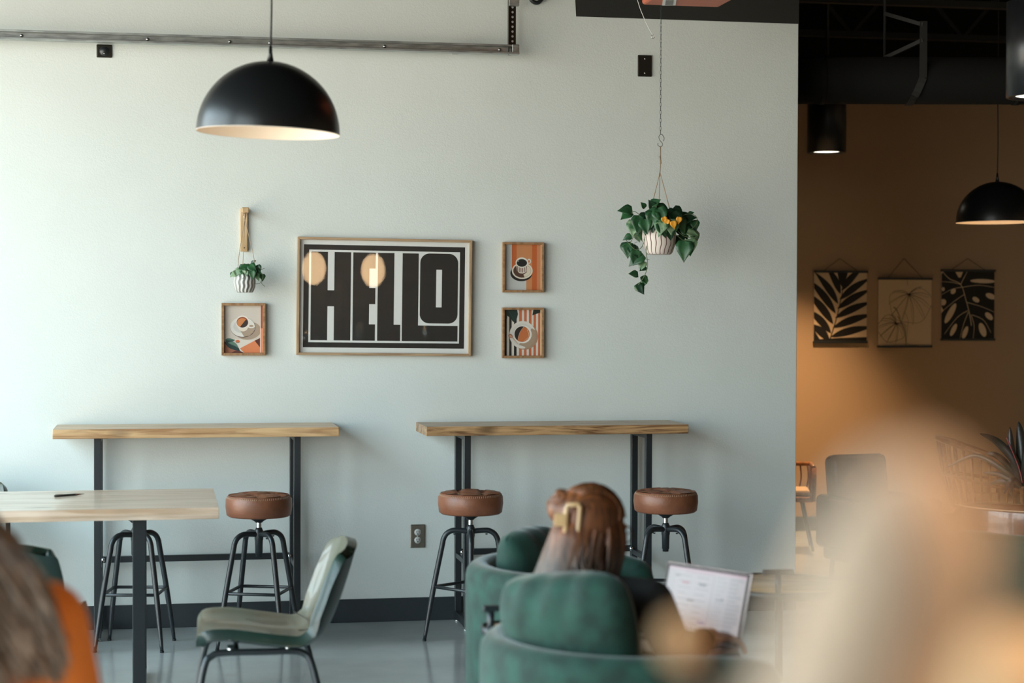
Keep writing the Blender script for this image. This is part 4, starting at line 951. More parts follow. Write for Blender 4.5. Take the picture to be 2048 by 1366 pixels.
M_shirt = mat('black brown knit', (0.012, 0.010, 0.009), 0.85, bump=0.3, bscale=200); M_pants = mat('dark trousers', (0.02, 0.022, 0.028), 0.85)
M_clip = mat('caramel hair clip', (0.50, 0.32, 0.15), 0.3, coat=0.4); M_shoe = mat('dark shoes', (0.015, 0.014, 0.013), 0.5)
M_spec = mat('dark red spectacle frame', (0.05, 0.015, 0.012), 0.3)

b = pd(1187, 5.0); wm = thing('person', (b.x, b.y, 0), 'seated person with long brown hair in a claw clip, typing on a laptop', 'person', -AZ)
V3 = Vector
Hc = V3((0.004, 0, .948)); HR = frame_of(math.radians(38), 0.10)
shR, shL = V3((.150, -.120, .780)), V3((-.105, .125, .775)); elR, elL = V3((.222, -.20, .625)), V3((-.02, .30, .60)); wrR, wrL = V3((.300, -.045, .672)), V3((.16, .26, .672))
hipR, hipL = V3((.04, -.10, .50)), V3((-.08, .03, .50)); knR, knL = V3((.37, .19, .555)), V3((.24, .32, .555)); anR, anL = V3((.40, .23, .09)), V3((.28, .36, .09)); fdir = V3((math.cos(.7), math.sin(.7), 0))
m = MB(); head_prims(m, Hc, HR)
m.cap((-.02, -.03, .52), (.0, -.01, .66), .105, .10); m.cap((-.0, -.01, .66), (.012, .005, .74), .105, .09); m.cap(shR, shL, .048, .048)
chain_caps(m, [shR, elR, wrR], [.044, .036, .024]); chain_caps(m, [shL, elL, wrL], [.044, .036, .024])
kd = V3((.75, .45, -.05)); hand_prims(m, wrR, kd, (0, 0, 1), (-.5, .8, 0), 0.45); hand_prims(m, wrL, V3((.8, .0, -.05)), (0, 0, 1), (.1, -1, 0), 0.45)
chain_caps(m, [hipR, knR, anR], [.075, .052, .036]); chain_caps(m, [hipL, knL, anL], [.075, .052, .036])
for an in (anR, anL): m.cap(an + V3((0, 0, -.05)), an + fdir * .14 + V3((0, 0, -.06)), .032, .026)
m.build('body', M_skin, wm, remesh=0.0045, smooth_it=2)
m = MB(); m.cap((-.02, -.03, .50), (.0, -.01, .66), .122, .118); m.cap((-.0, -.01, .66), (.012, .005, .745), .12, .10); m.cap(shR, shL, .060, .060); m.cap((.01, .0, .77), (.0, .0, .80), .075, .062)
chain_caps(m, [shR, elR, wrR - (wrR - elR).normalized() * .015], [.060, .050, .034]); chain_caps(m, [shL, elL, wrL - (wrL - elL).normalized() * .015], [.060, .050, .034])
m.build('sweater', M_shirt, wm, remesh=0.006, smooth_it=3)
m = MB(); m.cap(hipR, hipL, .095, .095); chain_caps(m, [hipR, knR, anR + V3((0, 0, .02))], [.088, .064, .045]); chain_caps(m, [hipL, knL, anL + V3((0, 0, .02))], [.088, .064, .045]); m.build('trousers', M_pants, wm, remesh=0.008, smooth_it=2)
for an in (anR, anL): m = MB(); m.cap(an + V3((0, 0, -.048)), an + fdir * .15 + V3((0, 0, -.054)), .040, .034); m.build('shoe', M_shoe, wm)
# hair
rnd = random.Random(11); m = MB()
def hp(x, y, z): return Hc + HR @ V3((x, y, z))
m.ell(hp(-.020, 0, .036), (.100, .084, .094), HR, 28); m.ell(hp(-.075, .0, -.03), (.045, .07, .08), HR); m.ell(hp(-.078, .040, .055), (.046, .050, .042), HR); m.ell(hp(-.060, .060, .082), (.036, .040, .028), HR)
m.cap(hp(-.065, 0, -.02), hp(-.095, .005, -.165), .074, .070); m.cap(hp(-.05, -.045, -.03), hp(-.055, -.05, -.17), .032, .028); m.cap(hp(-.07, .05, -.03), hp(-.11, .075, -.17), .040, .036)
hm = m.build('hair', M_hair, wm, remesh=0.006, smooth_it=3)
m = MB()
for k in range(110):
    a = rnd.uniform(.50, 1.5) * PI; y0 = .078 * math.sin(a); x0 = -.02 + .095 * math.cos(a); top = hp(x0 * .9, y0 * .92, rnd.uniform(-.02, .07))
    s_ = y0 / .078; mid_ = hp(x0 - .022, y0 * 1.02, -.06); en = hp(-.095 + rnd.uniform(-.035, .03), s_ * .105 + rnd.uniform(-.02, .02), rnd.uniform(-.20, -.13))
    pts = spline([top, mid_, mid_.lerp(en, .55) + V3((rnd.uniform(-.008, .008), rnd.uniform(-.008, .008), 0)), en], 5); N = len(pts)
    m.tube(pts, [.0055 * (1 - .7 * (i / N) ** 3) * (0.4 + 0.6 * min(1, i / 4)) for i in range(N)], 6)
for k in range(70):   # swept strands drawn from the brow back to the clip
    s_ = rnd.uniform(-1, 1); pts = []
    for i in range(9):
        q = i / 8; th = .18 + q * 2.15; ps = s_ * 1.25 * (1 - .62 * q) + .10 * q
        pts.append(hp(-.020 + .102 * math.cos(th) * math.cos(ps), .087 * math.sin(ps), .036 + .097 * math.sin(th) * math.cos(ps)))
    m.tube(pts, .0032, 5)
for k in range(46):   # side hair falling past the temple and cheek on both sides
    sd = -1 if k % 3 else 1; x0 = rnd.uniform(-.03, .040); a_ = hp(x0 * .8, sd * .070, .045); b__ = hp(x0, sd * (.088 - max(0, x0 - .03) * .5), -.02); c__ = hp(x0 * .7 - .005, sd * .084, -.11); e_ = hp(x0 * .45 - .03, sd * rnd.uniform(.07, .09), rnd.uniform(-.21, -.17))
    pts = spline([a_, b__, c__, e_], 5); m.tube(pts, [.0062 * (1 - .6 * (i / (len(pts) - 1)) ** 3) for i in range(len(pts))], 6)
for k in range(26):
    a = rnd.uniform(0, 2 * PI); c = hp(-.075, .04, .065); ax = HR @ V3((0, 1, .3)).normalized(); e1 = ax.orthogonal().normalized(); e2 = ax.cross(e1)
    pts = [c + ax * rnd.uniform(-.03, .03) + (e1 * math.cos(a + t_) + e2 * math.sin(a + t_)) * .038 for t_ in (0, .4, .8, 1.2, 1.6)]; m.tube(spline(pts, 3), .005, 6)
m.build('hair_strands', M_hair, hm)
# claw clip: an open rectangular frame with teeth, seen edge on at the back of the head
cm = V3((-.058, -.098, .985)); cr = MB()
loop = [V3((x, 0, z)) for x, z in ((-.016, .046), (.012, .052), (.018, .044), (.016, -.044), (.010, -.052), (-.012, -.050), (-.018, -.042), (-.018, .038))]
RC = Matrix.Rotation(-.15, 3, 'Z') @ Matrix.Rotation(0.06, 3, 'Y'); cr.tube([cm + RC @ p for p in loop], .0065, 8, closed=True); cl = cr.build('hair_clip', M_clip, wm)
c2 = MB(); c2.box(cm + RC @ V3((-.034, .004, .006)), (.030, .022, .034), RC)
for k in range(4): c2.tube([cm + RC @ V3((-.016, .0, -.022 + k * .016)), cm + RC @ V3((-.028, .01, -.024 + k * .016))], .004, 6)
c2.build('clip_hinge', M_clip, cl, bevel=0.005)
# spectacles
g = MB()
for s in (-1, 1):
    g.tube([hp(.088 - .012 * abs(math.sin(0)), s * .034 + .027 * math.cos(k * PI / 8), .001 + .022 * math.sin(k * PI / 8)) for k in range(16)], .0022, 6, closed=True)
    g.tube([hp(.086, s * .061, .008), hp(.04, s * .080, .006), hp(-.01, s * .086, -.004)], .0020, 6)
g.tube([hp(.090, -.008, .006), hp(.093, 0, .009), hp(.090, .008, .006)], .002, 6); gl_ = g.build('glasses', M_spec, wm)
g = MB()
for s in (-1, 1):
    g.lathe([(0, 0), (.0255, 0)], 20, Matrix.Translation(hp(.088, s * .034, .001)) @ HR.to_4x4() @ Matrix.Rotation(PI / 2, 4, 'Y') @ Matrix.Diagonal((.85, 1, 1, 1)))
g.build('lenses', M_pglass, gl_)

# person in orange at the left edge, mostly outside the frame
b = pd(-150, 2.8); om = thing('person', (b.x, b.y, 0), 'person in an orange jumper with long ash brown hair, cut off by the left edge', 'person', -AZ)
M_jump = mat('orange knit', (0.80, 0.24, 0.04), 0.85, bump=0.3, bscale=150); M_hair2 = bpy.data.materials.new('ash brown hair'); M_hair2.use_nodes = True; hair_mat(M_hair2, (0.20, 0.155, 0.12), (0.24, 0.18, 0.135), 1.0, 1.3, 0.5)
Hc2 = V3((-.035, 0, 1.275)); HR2 = frame_of(math.radians(112), 0.05)
fd = V3((math.cos(math.radians(112)), math.sin(math.radians(112)), 0)); rt = V3((fd.y, -fd.x, 0))
shR, shL = V3((0, .0, 1.06)) + rt * .175, V3((0, .0, 1.06)) - rt * .175; elR = shR + V3((.05, .06, -.27)); elL = shL + V3((-.02, .06, -.27)); wrR = elR + fd * .22 + V3((-.02, 0, .02)); wrL = elL + fd * .22 + V3((.02, 0, .02))
hipR, hipL = rt * .09 + V3((0, 0, .56)), rt * -.09 + V3((0, 0, .56)); knR, knL = hipR + fd * .42, hipL + fd * .42; anR, anL = knR + V3((0, 0, -.45)), knL + V3((0, 0, -.45))
m = MB(); head_prims(m, Hc2, HR2); m.cap((0, 0, .62), (0, 0, .82), .13, .12); m.cap((0, 0, .82), (0, 0, 1.00), .12, .12); m.cap(shR, shL, .05, .05)
for a_, b_, c_ in ((shR, elR, wrR), (shL, elL, wrL)): chain_caps(m, [a_, b_, c_], [.046, .038, .026])
hand_prims(m, wrR, fd, (0, 0, 1), -rt, .5); hand_prims(m, wrL, fd, (0, 0, 1), rt, .5)
for a_, b_, c_ in ((hipR, knR, anR), (hipL, knL, anL)): chain_caps(m, [a_, b_, c_], [.08, .055, .038]); m.cap(c_ + V3((0, 0, -.07)), c_ + fd * .14 + V3((0, 0, -.075)), .032, .028)
m.build('body', M_skin, om, remesh=0.006, smooth_it=2)
m = MB(); m.cap((0, 0, .60), (0, 0, .82), .155, .145); m.cap((0, 0, .82), (0, 0, 1.01), .145, .135); m.cap(shR, shL, .068, .068); m.cap((0, 0, 1.08), (0, 0, 1.15), .085, .066)
for a_, b_, c_ in ((shR, elR, wrR), (shL, elL, wrL)): chain_caps(m, [a_, b_, c_ - (c_ - b_).normalized() * .015], [.070, .055, .036])
m.build('jumper', M_jump, om, remesh=0.008, smooth_it=4)
m = MB(); m.cap(hipR, hipL, .10, .10)
for a_, b_, c_ in ((hipR, knR, anR), (hipL, knL, anL)): chain_caps(m, [a_, b_, c_ + V3((0, 0, .02))], [.095, .068, .05])
m.build('trousers', M_pants, om, remesh=0.010, smooth_it=2)
for c_ in (anR, anL): m = MB(); m.cap(c_ + V3((0, 0, -.062)), c_ + fd * .15 + V3((0, 0, -.066)), .042, .036); m.build('shoe', M_shoe, om)
def hp2(x, y, z): return Hc2 + HR2 @ V3((x, y, z))
m = MB(); m.ell(hp2(-.020, 0, .036), (.100, .086, .094), HR2, 28); m.cap(hp2(-.06, -.01, .0), hp2(-.09, -.09, -.12), .085, .080); m.cap(hp2(-.09, -.10, -.12), hp2(-.12, -.18, -.22), .080, .040); m.cap(hp2(-.06, .02, -.02), hp2(-.10, .02, -.20), .07, .05)
h2 = m.build('hair', M_hair2, om, remesh=0.008, smooth_it=4)
m = MB()
for k in range(200):
    a = rnd.uniform(.5, 1.5) * PI; s_ = math.sin(a); en = hp2(-.13 + rnd.uniform(-.05, .03), -.17 + s_ * .05, rnd.uniform(-.29, -.22)); p1 = hp2(-.11 * abs(math.cos(a)) - .02, .09 * s_, 0); p2 = hp2(-.17, -.09 + s_ * .08, -.13)
    m.tube(spline([hp2(-.05, s_ * .06, .09), p1, p2 + V3((rnd.uniform(-.02, .02), rnd.uniform(-.02, .02), 0)), en], 5), .0028, 5)
m.build('hair_strands', M_hair2, h2)
copy_tree(bc, (b.x, b.y, 0), -AZ + math.radians(112 + 90), 'bucket chair carrying the person in orange at the left edge')

# ------------------------------------------------------------------ back room: lights, duct, hangings, seats
def cyl_light(px, zc, pyb, R_, L, power, label, spot=78, col=(1.0, 0.55, 0.24)):
    b = pd(px, zc, pz(pyb, zc)); t = thing('cylinder_downlight', b, label, 'ceiling light')
    MB().lathe([(R_ * 0.80, 0.012), (R_ * 0.82, 0.0), (R_, 0.0), (R_, L), (0, L)], 48).build('housing', M_satin, t)
    MB().lathe([(0, 0.010), (R_ * 0.80, 0.010)], 40).build('diffuser', mat('warm diffuser', (1, 1, 1), 0.5, emit=(1.0, 0.90, 0.74), estr=3.5), t)
    if HC - b.z > L + 0.03: MB().tube([(0, 0, L - 0.01), (0, 0, HC - b.z)], 0.012, 10).build('stem', M_satin, t)
    l = bpy.data.lights.new('downlight', 'SPOT'); l.energy = power; l.color = col; l.spot_size = math.radians(spot); l.spot_blend = 0.75; l.shadow_soft_size = 0.06
    o = bpy.data.objects.new('downlight_lamp', l); C.objects.link(o); o.location = b + V3((0, 0, -0.005))
    return t
cyl_light(1651, 12.3, 304, 0.128, 0.55, 270, 'black cylinder ceiling light below the duct beside the wall end', col=(1.0, 0.62, 0.32))
cyl_light(2088, 7.4, 192, 0.155, 0.38, 25, 'black cylinder ceiling light cut off by the upper right edge', 90)

def near_light(x, y, z, power, label):
    t = thing('cylinder_downlight', (x, y, z), label, 'ceiling light')
    MB().lathe([(0.11, 0.012), (0.112, 0.0), (0.14, 0.0), (0.14, 0.4), (0, 0.4)], 48).build('housing', M_satin, t)
    MB().lathe([(0, 0.010), (0.11, 0.010)], 40).build('diffuser', mat('warm diffuser', (1, 1, 1), 0.5, emit=(1.0, 0.80, 0.58), estr=4), t); MB().tube([(0, 0, 0.39), (0, 0, HC - z)], 0.012, 10).build('stem', M_satin, t)
    l = bpy.data.lights.new('downlight', 'SPOT'); l.energy = power; l.color = (1.0, 0.66, 0.40); l.spot_size = math.radians(130); l.spot_blend = 0.6; l.shadow_soft_size = 0.1
    o = bpy.data.objects.new('downlight_lamp', l); C.objects.link(o); o.location = (x, y, z - 0.005)
near_light(0.95, -0.05, 2.35, 190, 'black cylinder ceiling light above the camera, right of the dried stems')
near_light(1.0, 1.7, 2.5, 70, 'added unseen cylinder fill light over the aisle, between camera and green armchairs')  # added lamp out of view, warm fill for the person in orange
wallbox('trim_2', XL, XR, YF - 0.006, YF, 3.22, HC, M_ceil)

dc = pd(1800, 10.0, pz(160, 10.0)); RD = 0.127
dt = thing('air_duct', dc, 'dark round air duct crossing the back room under the ceiling', 'duct', -AZ)
MB().tube([(-2.0, 0, 0), (3.3, 0, 0)], RD, 40).build('duct_pipe', M_ceil, dt)
for x in (-0.45, 0.6, 1.5): MB().tube([(x, 0, 0), (x + 0.03, 0, 0)], RD + 0.004, 40).build('joint_ring', M_ceil, dt)
M_strap = mat('dark strap steel', (0.010, 0.010, 0.009), 0.7)
sx = (1832 - 1800) / F * 10
pts = [(sx - 0.05 * max(0, -math.sin(a)), -(RD + 0.006) * math.cos(a), (RD + 0.006) * math.sin(a)) for a in [-PI / 2 + k * PI / 16 for k in range(9)]] + [(sx, -(RD + .006), 0.1), (sx, -(RD + 0.006), 0.30)]
sm_ = MB()
for a, b_ in zip(pts, pts[1:]): sm_.bar(a, b_, 0.04, 0.004, up=(0, -1, 0) if abs(V3(b_).z - V3(a).z) > 0.02 else (0, 0, 1))
sm_.build('hanger_strap', M_strap, dt)
MB().bar((sx, -(RD + .004), 0.28), (sx - 0.18, 0.0, 0.36), 0.02, 0.02).bar((sx, -(RD + .004), 0.20), (sx - 0.18, 0, 0.12), 0.02, 0.02).build('hanger_brace', M_strap, dt)
MB().tube([(sx - 0.18, 0, 0.12), (sx - 0.18, 0, HC - dc.z)], 0.008, 8).build('hanger_rod', M_strap, dt)
for y_, z_ in ((10.6, 3.42), (11.9, 3.42)):
    m = MB(); xa, xb = 3.4, XR; m.box(((xa + xb) / 2, y_, z_), (xb - xa, 0.06, 0.04)); m.box(((xa + xb) / 2, y_, z_ + 0.45), (xb - xa, 0.06, 0.04))
    n_ = 14
    for k in range(n_):
        x0 = xa + (xb - xa) * k / n_; x1 = xa + (xb - xa) * (k + 1) / n_
        m.bar((x0, y_, z_ + (0 if k % 2 else .45)), (x1, y_, z_ + (.45 if k % 2 else 0)), 0.025, 0.025)
    struct(m.build('ceiling_beam', M_strap))

def hanging(px0, px1, pyt, pyb, apex, label, paint):
    Yh = YF - 0.012; a = at(px0, pyt, Y=Yh); b = at(px1, pyt, Y=Yh); c = at((px0 + px1) / 2, pyb, Y=Yh); w = b.x - a.x; h = a.z - c.z
    t = thing('wall_hanging', ((a.x + b.x) / 2, YF - 0.001, (a.z + c.z) / 2), label, 'wall hanging')
    P = Print(w * 0.97, h); paint(P); P.build('print', t, (0, -0.008, 0))
    for zz in (h / 2, -h / 2): MB().box((0, -0.010, zz), (w, 0.016, 0.016)).build('rod', M_black, t, bevel=0.002)
    ap = at(apex[0], apex[1], Y=Yh)
    for s in (-1, 1): MB().tube([(s * w * 0.33, -0.010, h / 2), (ap.x - t.location.x, -0.006, ap.z - t.location.z)], 0.0018, 5).build('cord', M_cord, t)
    return t
PAPER = (214, 190, 156); INK = (20, 17, 14)
def art_palm(P):
    P.rect(0, 0, 1, 1, PAPER); P.stroke([(.60, 0), (.52, .35), (.42, .68), (.29, 1)], .005, .009, INK)
    def sp(t): return (.60 - .31 * t - .04 * math.sin(PI * t) * 0, t)
    for t0, ex, ey, w in ((.22, .42, -.10, .045), (.32, .22, -.08, .05), (.46, .0, -.0, .052), (.60, -.12, .10, .055), (.75, -.15, .28, .058), (.88, -.15, .52, .055), (.98, -.1, .74, .06)): P.blade(sp(t0), (ex, ey), w, 0.012, INK)
    for t0, ex, ey, w in ((.16, .66, -.14, .045), (.27, .92, -.06, .05), (.40, 1.08, .08, .052), (.53, 1.10, .24, .052), (.66, 1.12, .42, .052), (.80, 1.14, .60, .055), (.93, 1.14, .78, .055)): P.blade(sp(t0), (ex, ey), w, -0.010, INK)
    P.poly([(.12, 1), (.1, .96), (.5, .94), (1, .93), (1, 1)], INK); P.poly([(0, .82), (.14, 1), (0, 1)], INK)
def art_line(P):
    P.rect(0, 0, 1, 1, PAPER)
    def leaf(cx, cy, R_, a0, n):
        out = []
        for k in range(25):
            a = k / 24 * 2 * PI; r = R_ * (1 - .55 * max(0, math.cos(a)) ** 6) * (1 + .05 * math.sin(5 * a)); out.append((cx + r * math.cos(a + a0), cy + r * .75 * math.sin(a + a0)))
        P.stroke(out, .0022, .0022, INK, 2)
        for k in range(n):
            a = a0 + (k + .5) / n * 1.7 * PI + .15 * PI; e_ = (cx + R_ * math.cos(a), cy + R_ * .75 * math.sin(a)); base = (cx + R_ * .45 * math.cos(a0), cy + R_ * .34 * math.sin(a0))
            mid = ((base[0] + e_[0]) / 2 + .03, (base[1] + e_[1]) / 2 - .03); P.stroke([base, mid, e_], .0045, .0015, INK, 5); P.stroke([base, (mid[0] - .03, mid[1] + .03), (e_[0] - .02, e_[1] + .03)], .0015, .0015, INK, 4)
    leaf(.60, .36, .40, -1.75, 9); leaf(.26, .73, .27, -.9, 8)
    P.stroke([(.55, .10), (.53, 0)], .002, .002, INK); P.stroke([(.36, .55), (.44, .66), (.51, .82), (.52, 1)], .004, .004, INK); P.stroke([(.50, .50), (.56, .62), (.54, .78), (.55, .96), (.75, .98)], .002, .002, INK); P.stroke([(.28, .42), (.34, .46), (.42, .60)], .006, .003, INK)
def art_monstera(P):
    P.rect(0, 0, 1, 1, INK); P.poly([(0, .0), (.05, .0), (0, .05)], PAPER); P.poly([(0, .62), (0, .52), (.04, .58)], PAPER)
    P.stroke([(.0, .0), (.15, .12), (.36, .20), (.46, .42), (.53, .62), (.57, .8)], .004, .005, PAPER); P.stroke([(.36, .20), (.49, 0)], .005, .003, PAPER)
    for pts in ([(.36, .20), (.2, .17), (0, .16)], [(.38, .24), (.2, .27), (0, .35)], [(.40, .24), (.7, .21), (1, .24)], [(.44, .34), (.25, .44), (0, .60)], [(.48, .46), (.75, .52), (1, .60)], [(.5, .58), (.3, .68), (.06, .92)], [(.51, .60), (.42, .78), (.35, 1)], [(.56, .64), (.62, .8), (.6, 1)], [(.58, .64), (.8, .72), (.94, .9)]): P.stroke(pts, .004, .0025, PAPER)
    P.poly([(.26, .02), (.40, .02), (.36, .10), (.32, .10)], PAPER)
    for u, v, ru, rv, ro in ((.78, .15, .24, .03, .02), (.22, .30, .055, .035, -.8), (.65, .42, .07, .035, .5), (.93, .37, .10, .04, .35), (.90, .66, .09, .04, .7), (.17, .62, .20, .045, -1.05), (.23, .86, .12, .035, -1.1), (.45, .90, .12, .035, -1.2), (.78, .86, .13, .05, 1.2), (.03, .46, .06, .045, -.6), (.03, .27, .03, .03, 0)): P.ell(u, v, ru, rv, PAPER, rot=ro)
hanging(1627, 1736, 543, 684, (1680, 517), 'wall hanging of a black palm frond, leftmost of the three in the back room', art_palm)
hanging(1756, 1865, 557, 693, (1809, 517), 'wall hanging with thin line drawing of leaves, middle of the three in the back room', art_line)
hanging(1882, 1991, 541, 679, (1936, 517), 'wall hanging of a black holed leaf with pale veins, rightmost of the three', art_monstera)

# rattan chairs
def rattan_tub(px, zc, rot, H, R_, label, legs=True):
    b = pd(px, zc); t = thing('rattan_chair', (b.x, b.y, 0), label, 'chair', rot)
    sz = 0.42; a0 = math.radians(50); a1 = 2 * PI - a0; N = 26
    def rim(u, f=1.0):
        a = a0 + (a1 - a0) * u; h = sz + (H - sz) * (0.38 + 0.62 * math.sin(PI * u) ** 0.9) * f; return V3(((R_ + 0.06 * f * math.sin(PI * u)) * math.cos(a), R_ * math.sin(a), h))
    MB().tube([rim(k / 40) for k in range(41)], 0.016, 10).build('rim', M_rattan, t)
    MB().tube([rim(k / 40, 0.45) for k in range(41)], 0.010, 8).build('middle_band', M_rattan, t)
    m = MB()
    for k in range(N + 1):
        u = k / N; a = a0 + (a1 - a0) * u; m.tube(spline([(R_ * .9 * math.cos(a), R_ * .9 * math.sin(a), sz - .02), rim(u, .45), rim(u)], 4), 0.0075, 6)
    m.build('spindles', M_rattan, t)
    MB().lathe([(0, sz - .03), (R_ * .92, sz - .03), (R_ * .95, sz - .01), (R_ * .9, sz), (0, sz)], 30).build('seat', M_rattan, t)
    MB().lathe([(0, sz + .001), (R_ * .85, sz + .001), (R_ * .87, sz + .02), (R_ * .8, sz + .04), (0, sz + .045)], 30).build('seat_pad', M_cushion, t)
    for a in (45, 135, 225, 315):
        a = math.radians(a); MB().tube([(R_ * .6 * math.cos(a), R_ * .6 * math.sin(a), sz - .03), (R_ * .95 * math.cos(a), R_ * .95 * math.sin(a), 0.008)], 0.012, 8).build('leg', M_black, t)
    return t
rattan_tub(1990, 10.9, -AZ - 0.15, 0.80, 0.27, 'tall backed rattan chair behind the plant at the right edge')
# square rattan chair cut by the wall end
b = pd(1575, 12.0); t = thing('rattan_chair', (b.x, b.y, 0), 'low square rattan armchair with black legs, half hidden by the wall end', 'chair', -AZ - 0.1)
w = 0.33 / 2; zs = 0.36; zt2 = pz(930, 12.0)
for sx_ in (-1, 1):
    for sy in (-1, 1): MB().tube([(sx_ * w, sy * w, zs - 0.03), (sx_ * w * 1.02, sy * w, zt2)], 0.015, 8).build('post', M_rattan, t); MB().tube([(sx_ * w * .85, sy * w * .85, zs - 0.04), (sx_ * (w * .85 - .03) , sy * w * 0.9, 0.008)] if sx_ < 0 else [(sx_ * w * .6, sy * w * .85, zs - 0.04), (sx_ * w * 1.0, sy * w * .9, 0.008)], 0.010, 8).build('leg', M_black, t)
MB().tube([(w, -w, zt2), (w, w, zt2), (-w, w, zt2), (-w, -w, zt2)], 0.015, 8).build('top_rail', M_rattan, t)
m = MB()
for k in range(7):
    x = -w + 2 * w * (k + .5) / 7
    for y in (w,): m.tube(spline([(x - .01, y, zs), (x + .008, y, (zs + zt2) / 2), (x, y, zt2)], 4), 0.006, 6)
    m.tube(spline([(w, x - .01, zs), (w, x + .01, (zs + zt2) / 2), (w, x, zt2)], 4), 0.006, 6)
m.build('spindles', M_rattan, t); MB().box((0, 0, zs - 0.02), (2 * w, 2 * w, 0.035)).build('seat', M_rattan, t, bevel=0.01); MB().box((0, 0, zs + 0.018), (2 * w - .04, 2 * w - .04, 0.04)).build('seat_pad', M_cushion, t, bevel=0.015)

# dark leather armchair behind the blurred plume
b = pd(1755, 10.3); t = thing('leather_armchair', (b.x, b.y, 0), 'dark brown leather armchair in the back room, behind the blurred plume', 'armchair', -AZ + 0.35)
zt3 = pz(912, 10.3)
MB().box((0, 0.20, (zt3 + .30) / 2), (0.36, 0.12, zt3 - .30), Matrix.Rotation(-0.16, 3, 'X')).build('backrest', M_leather2, t, bevel=0.04, bseg=4)
MB().box((0, -0.04, 0.34), (0.34, 0.42, 0.16)).build('seat_cushion', M_leather2, t, bevel=0.035, bseg=4); MB().box((0, 0.0, 0.20), (0.42, 0.46, 0.10)).build('seat_base', M_leather2, t, bevel=0.02)
for s in (-1, 1): MB().box((s * 0.22, -0.02, 0.37), (0.09, 0.50, 0.30)).build('armrest', M_leather2, t, bevel=0.035, bseg=4)
for x in (-.17, .17):
    for y in (-.18, .18): MB().tube([(x, y, 0.152), (x * 1.05, y * 1.05, 0.004)], 0.014, 8).build('leg', M_black, t)
lc = barrel_chair(2085, 8.6, 110, 'brown leather tub chair with a stitched rim, in front of the red leaved plant', M_leather2, R_=0.40, H=pz(992, 8.6), name='leather_tub_chair', half=58, seat_z=0.40)
m = MB()
for rr_ in (0.416, 0.338):
    m.tube([(rr_ * .985 * math.cos(a), rr_ * .985 * math.sin(a), pz(992, 8.6) - 0.028) for a in [math.radians(75) + k * math.radians(210) / 60 for k in range(61)]], 0.004, 5)
m.build('rim_piping', M_stitch, lc)

# cordyline in a pot on the floor
b = pd(2046, 9.75); t = thing('potted_plant', (b.x, b.y, 0), 'tall plant with long dark red strap leaves behind the brown leather chair', 'potted plant')
MB().lathe([(0, 0), (0.11, 0), (0.14, 0.30), (0.15, 0.34), (0.135, 0.34), (0.125, 0.30), (0, 0.30)], 36).build('pot', M_darkplate, t); MB().lathe([(0, 0.301), (0.123, 0.301)], 24).build('soil', M_soil, t)
M_cord_leaf = mat('dark red strap leaf', (0.035, 0.022, 0.020), 0.35, var=0.4, vscale=12, col2=(0.020, 0.030, 0.020))
M_cord_red = mat('pink leaf midrib', (0.30, 0.06, 0.06), 0.5)
z0 = pz(985, 9.75); MB().tube([(0, 0, 0.30), (0.01, 0, z0 - 0.12), (0, 0, z0 + .03)], 0.012, 8).build('stem', M_rattan, t)
m = MB(); s3 = F / 9.75
def q3(px, py, dy=0.0): return RX * ((px - 2046) / s3) + RY * dy + V3((0, 0, z0 + (985 - py) / s3))
for pts, w_ in (([(2044, 965), (2030, 920), (1995, 880), (1952, 862)], 9), ([(2046, 960), (2026, 910), (2021, 850)], 8), ([(2046, 960), (2046, 900), (2040, 840)], 12), ([(2044, 965), (2015, 925), (1985, 905), (1968, 903)], 7), ([(2042, 970), (2010, 938), (1960, 912), (1908, 938)], 6),
                ([(2040, 972), (2010, 950), (1975, 945)], 6), ([(2044, 972), (2022, 955), (2010, 985)], 6), ([(2046, 965), (2070, 910), (2090, 860)], 11), ([(2048, 962), (2090, 930), (2130, 915)], 9), ([(2046, 968), (2080, 950), (2110, 975)], 7), ([(2044, 972), (2018, 962), (1990, 968)], 7), ([(2046, 960), (2055, 900), (2062, 850)], 10), ([(2044, 970), (2028, 960), (2026, 990)], 6)):
    P_ = spline([q3(x, y, rnd.uniform(-.05, .05) * k) for k, (x, y) in enumerate(pts)], 7); N = len(P_); L_, R2 = [], []
    for i, p in enumerate(P_):
        d_ = (P_[min(i + 1, N - 1)] - P_[max(i - 1, 0)]).normalized(); sd = d_.cross(RY + V3((.3, 0, .2))).normalized(); ww = w_ / s3 * math.sin(PI * min(1, .12 + .88 * i / (N - 1))) ** .8 * (1 if i < N - 1 else 0.02)
        L_.append(m.b.verts.new(p + sd * ww)); R2.append(m.b.verts.new(p - sd * ww))
    for i in range(N - 1): f = m.b.faces.new((L_[i], L_[i + 1], R2[i + 1], R2[i])); f.smooth = True
m.build('foliage', M_cord_leaf, t, solid=0.0012, recalc=False)
MB().tube(spline([q3(2044, 962, -.03), q3(2036, 930, -.03), q3(2012, 872, -.03)], 6), 0.0035, 6).build('new_shoot', M_cord_red, t)

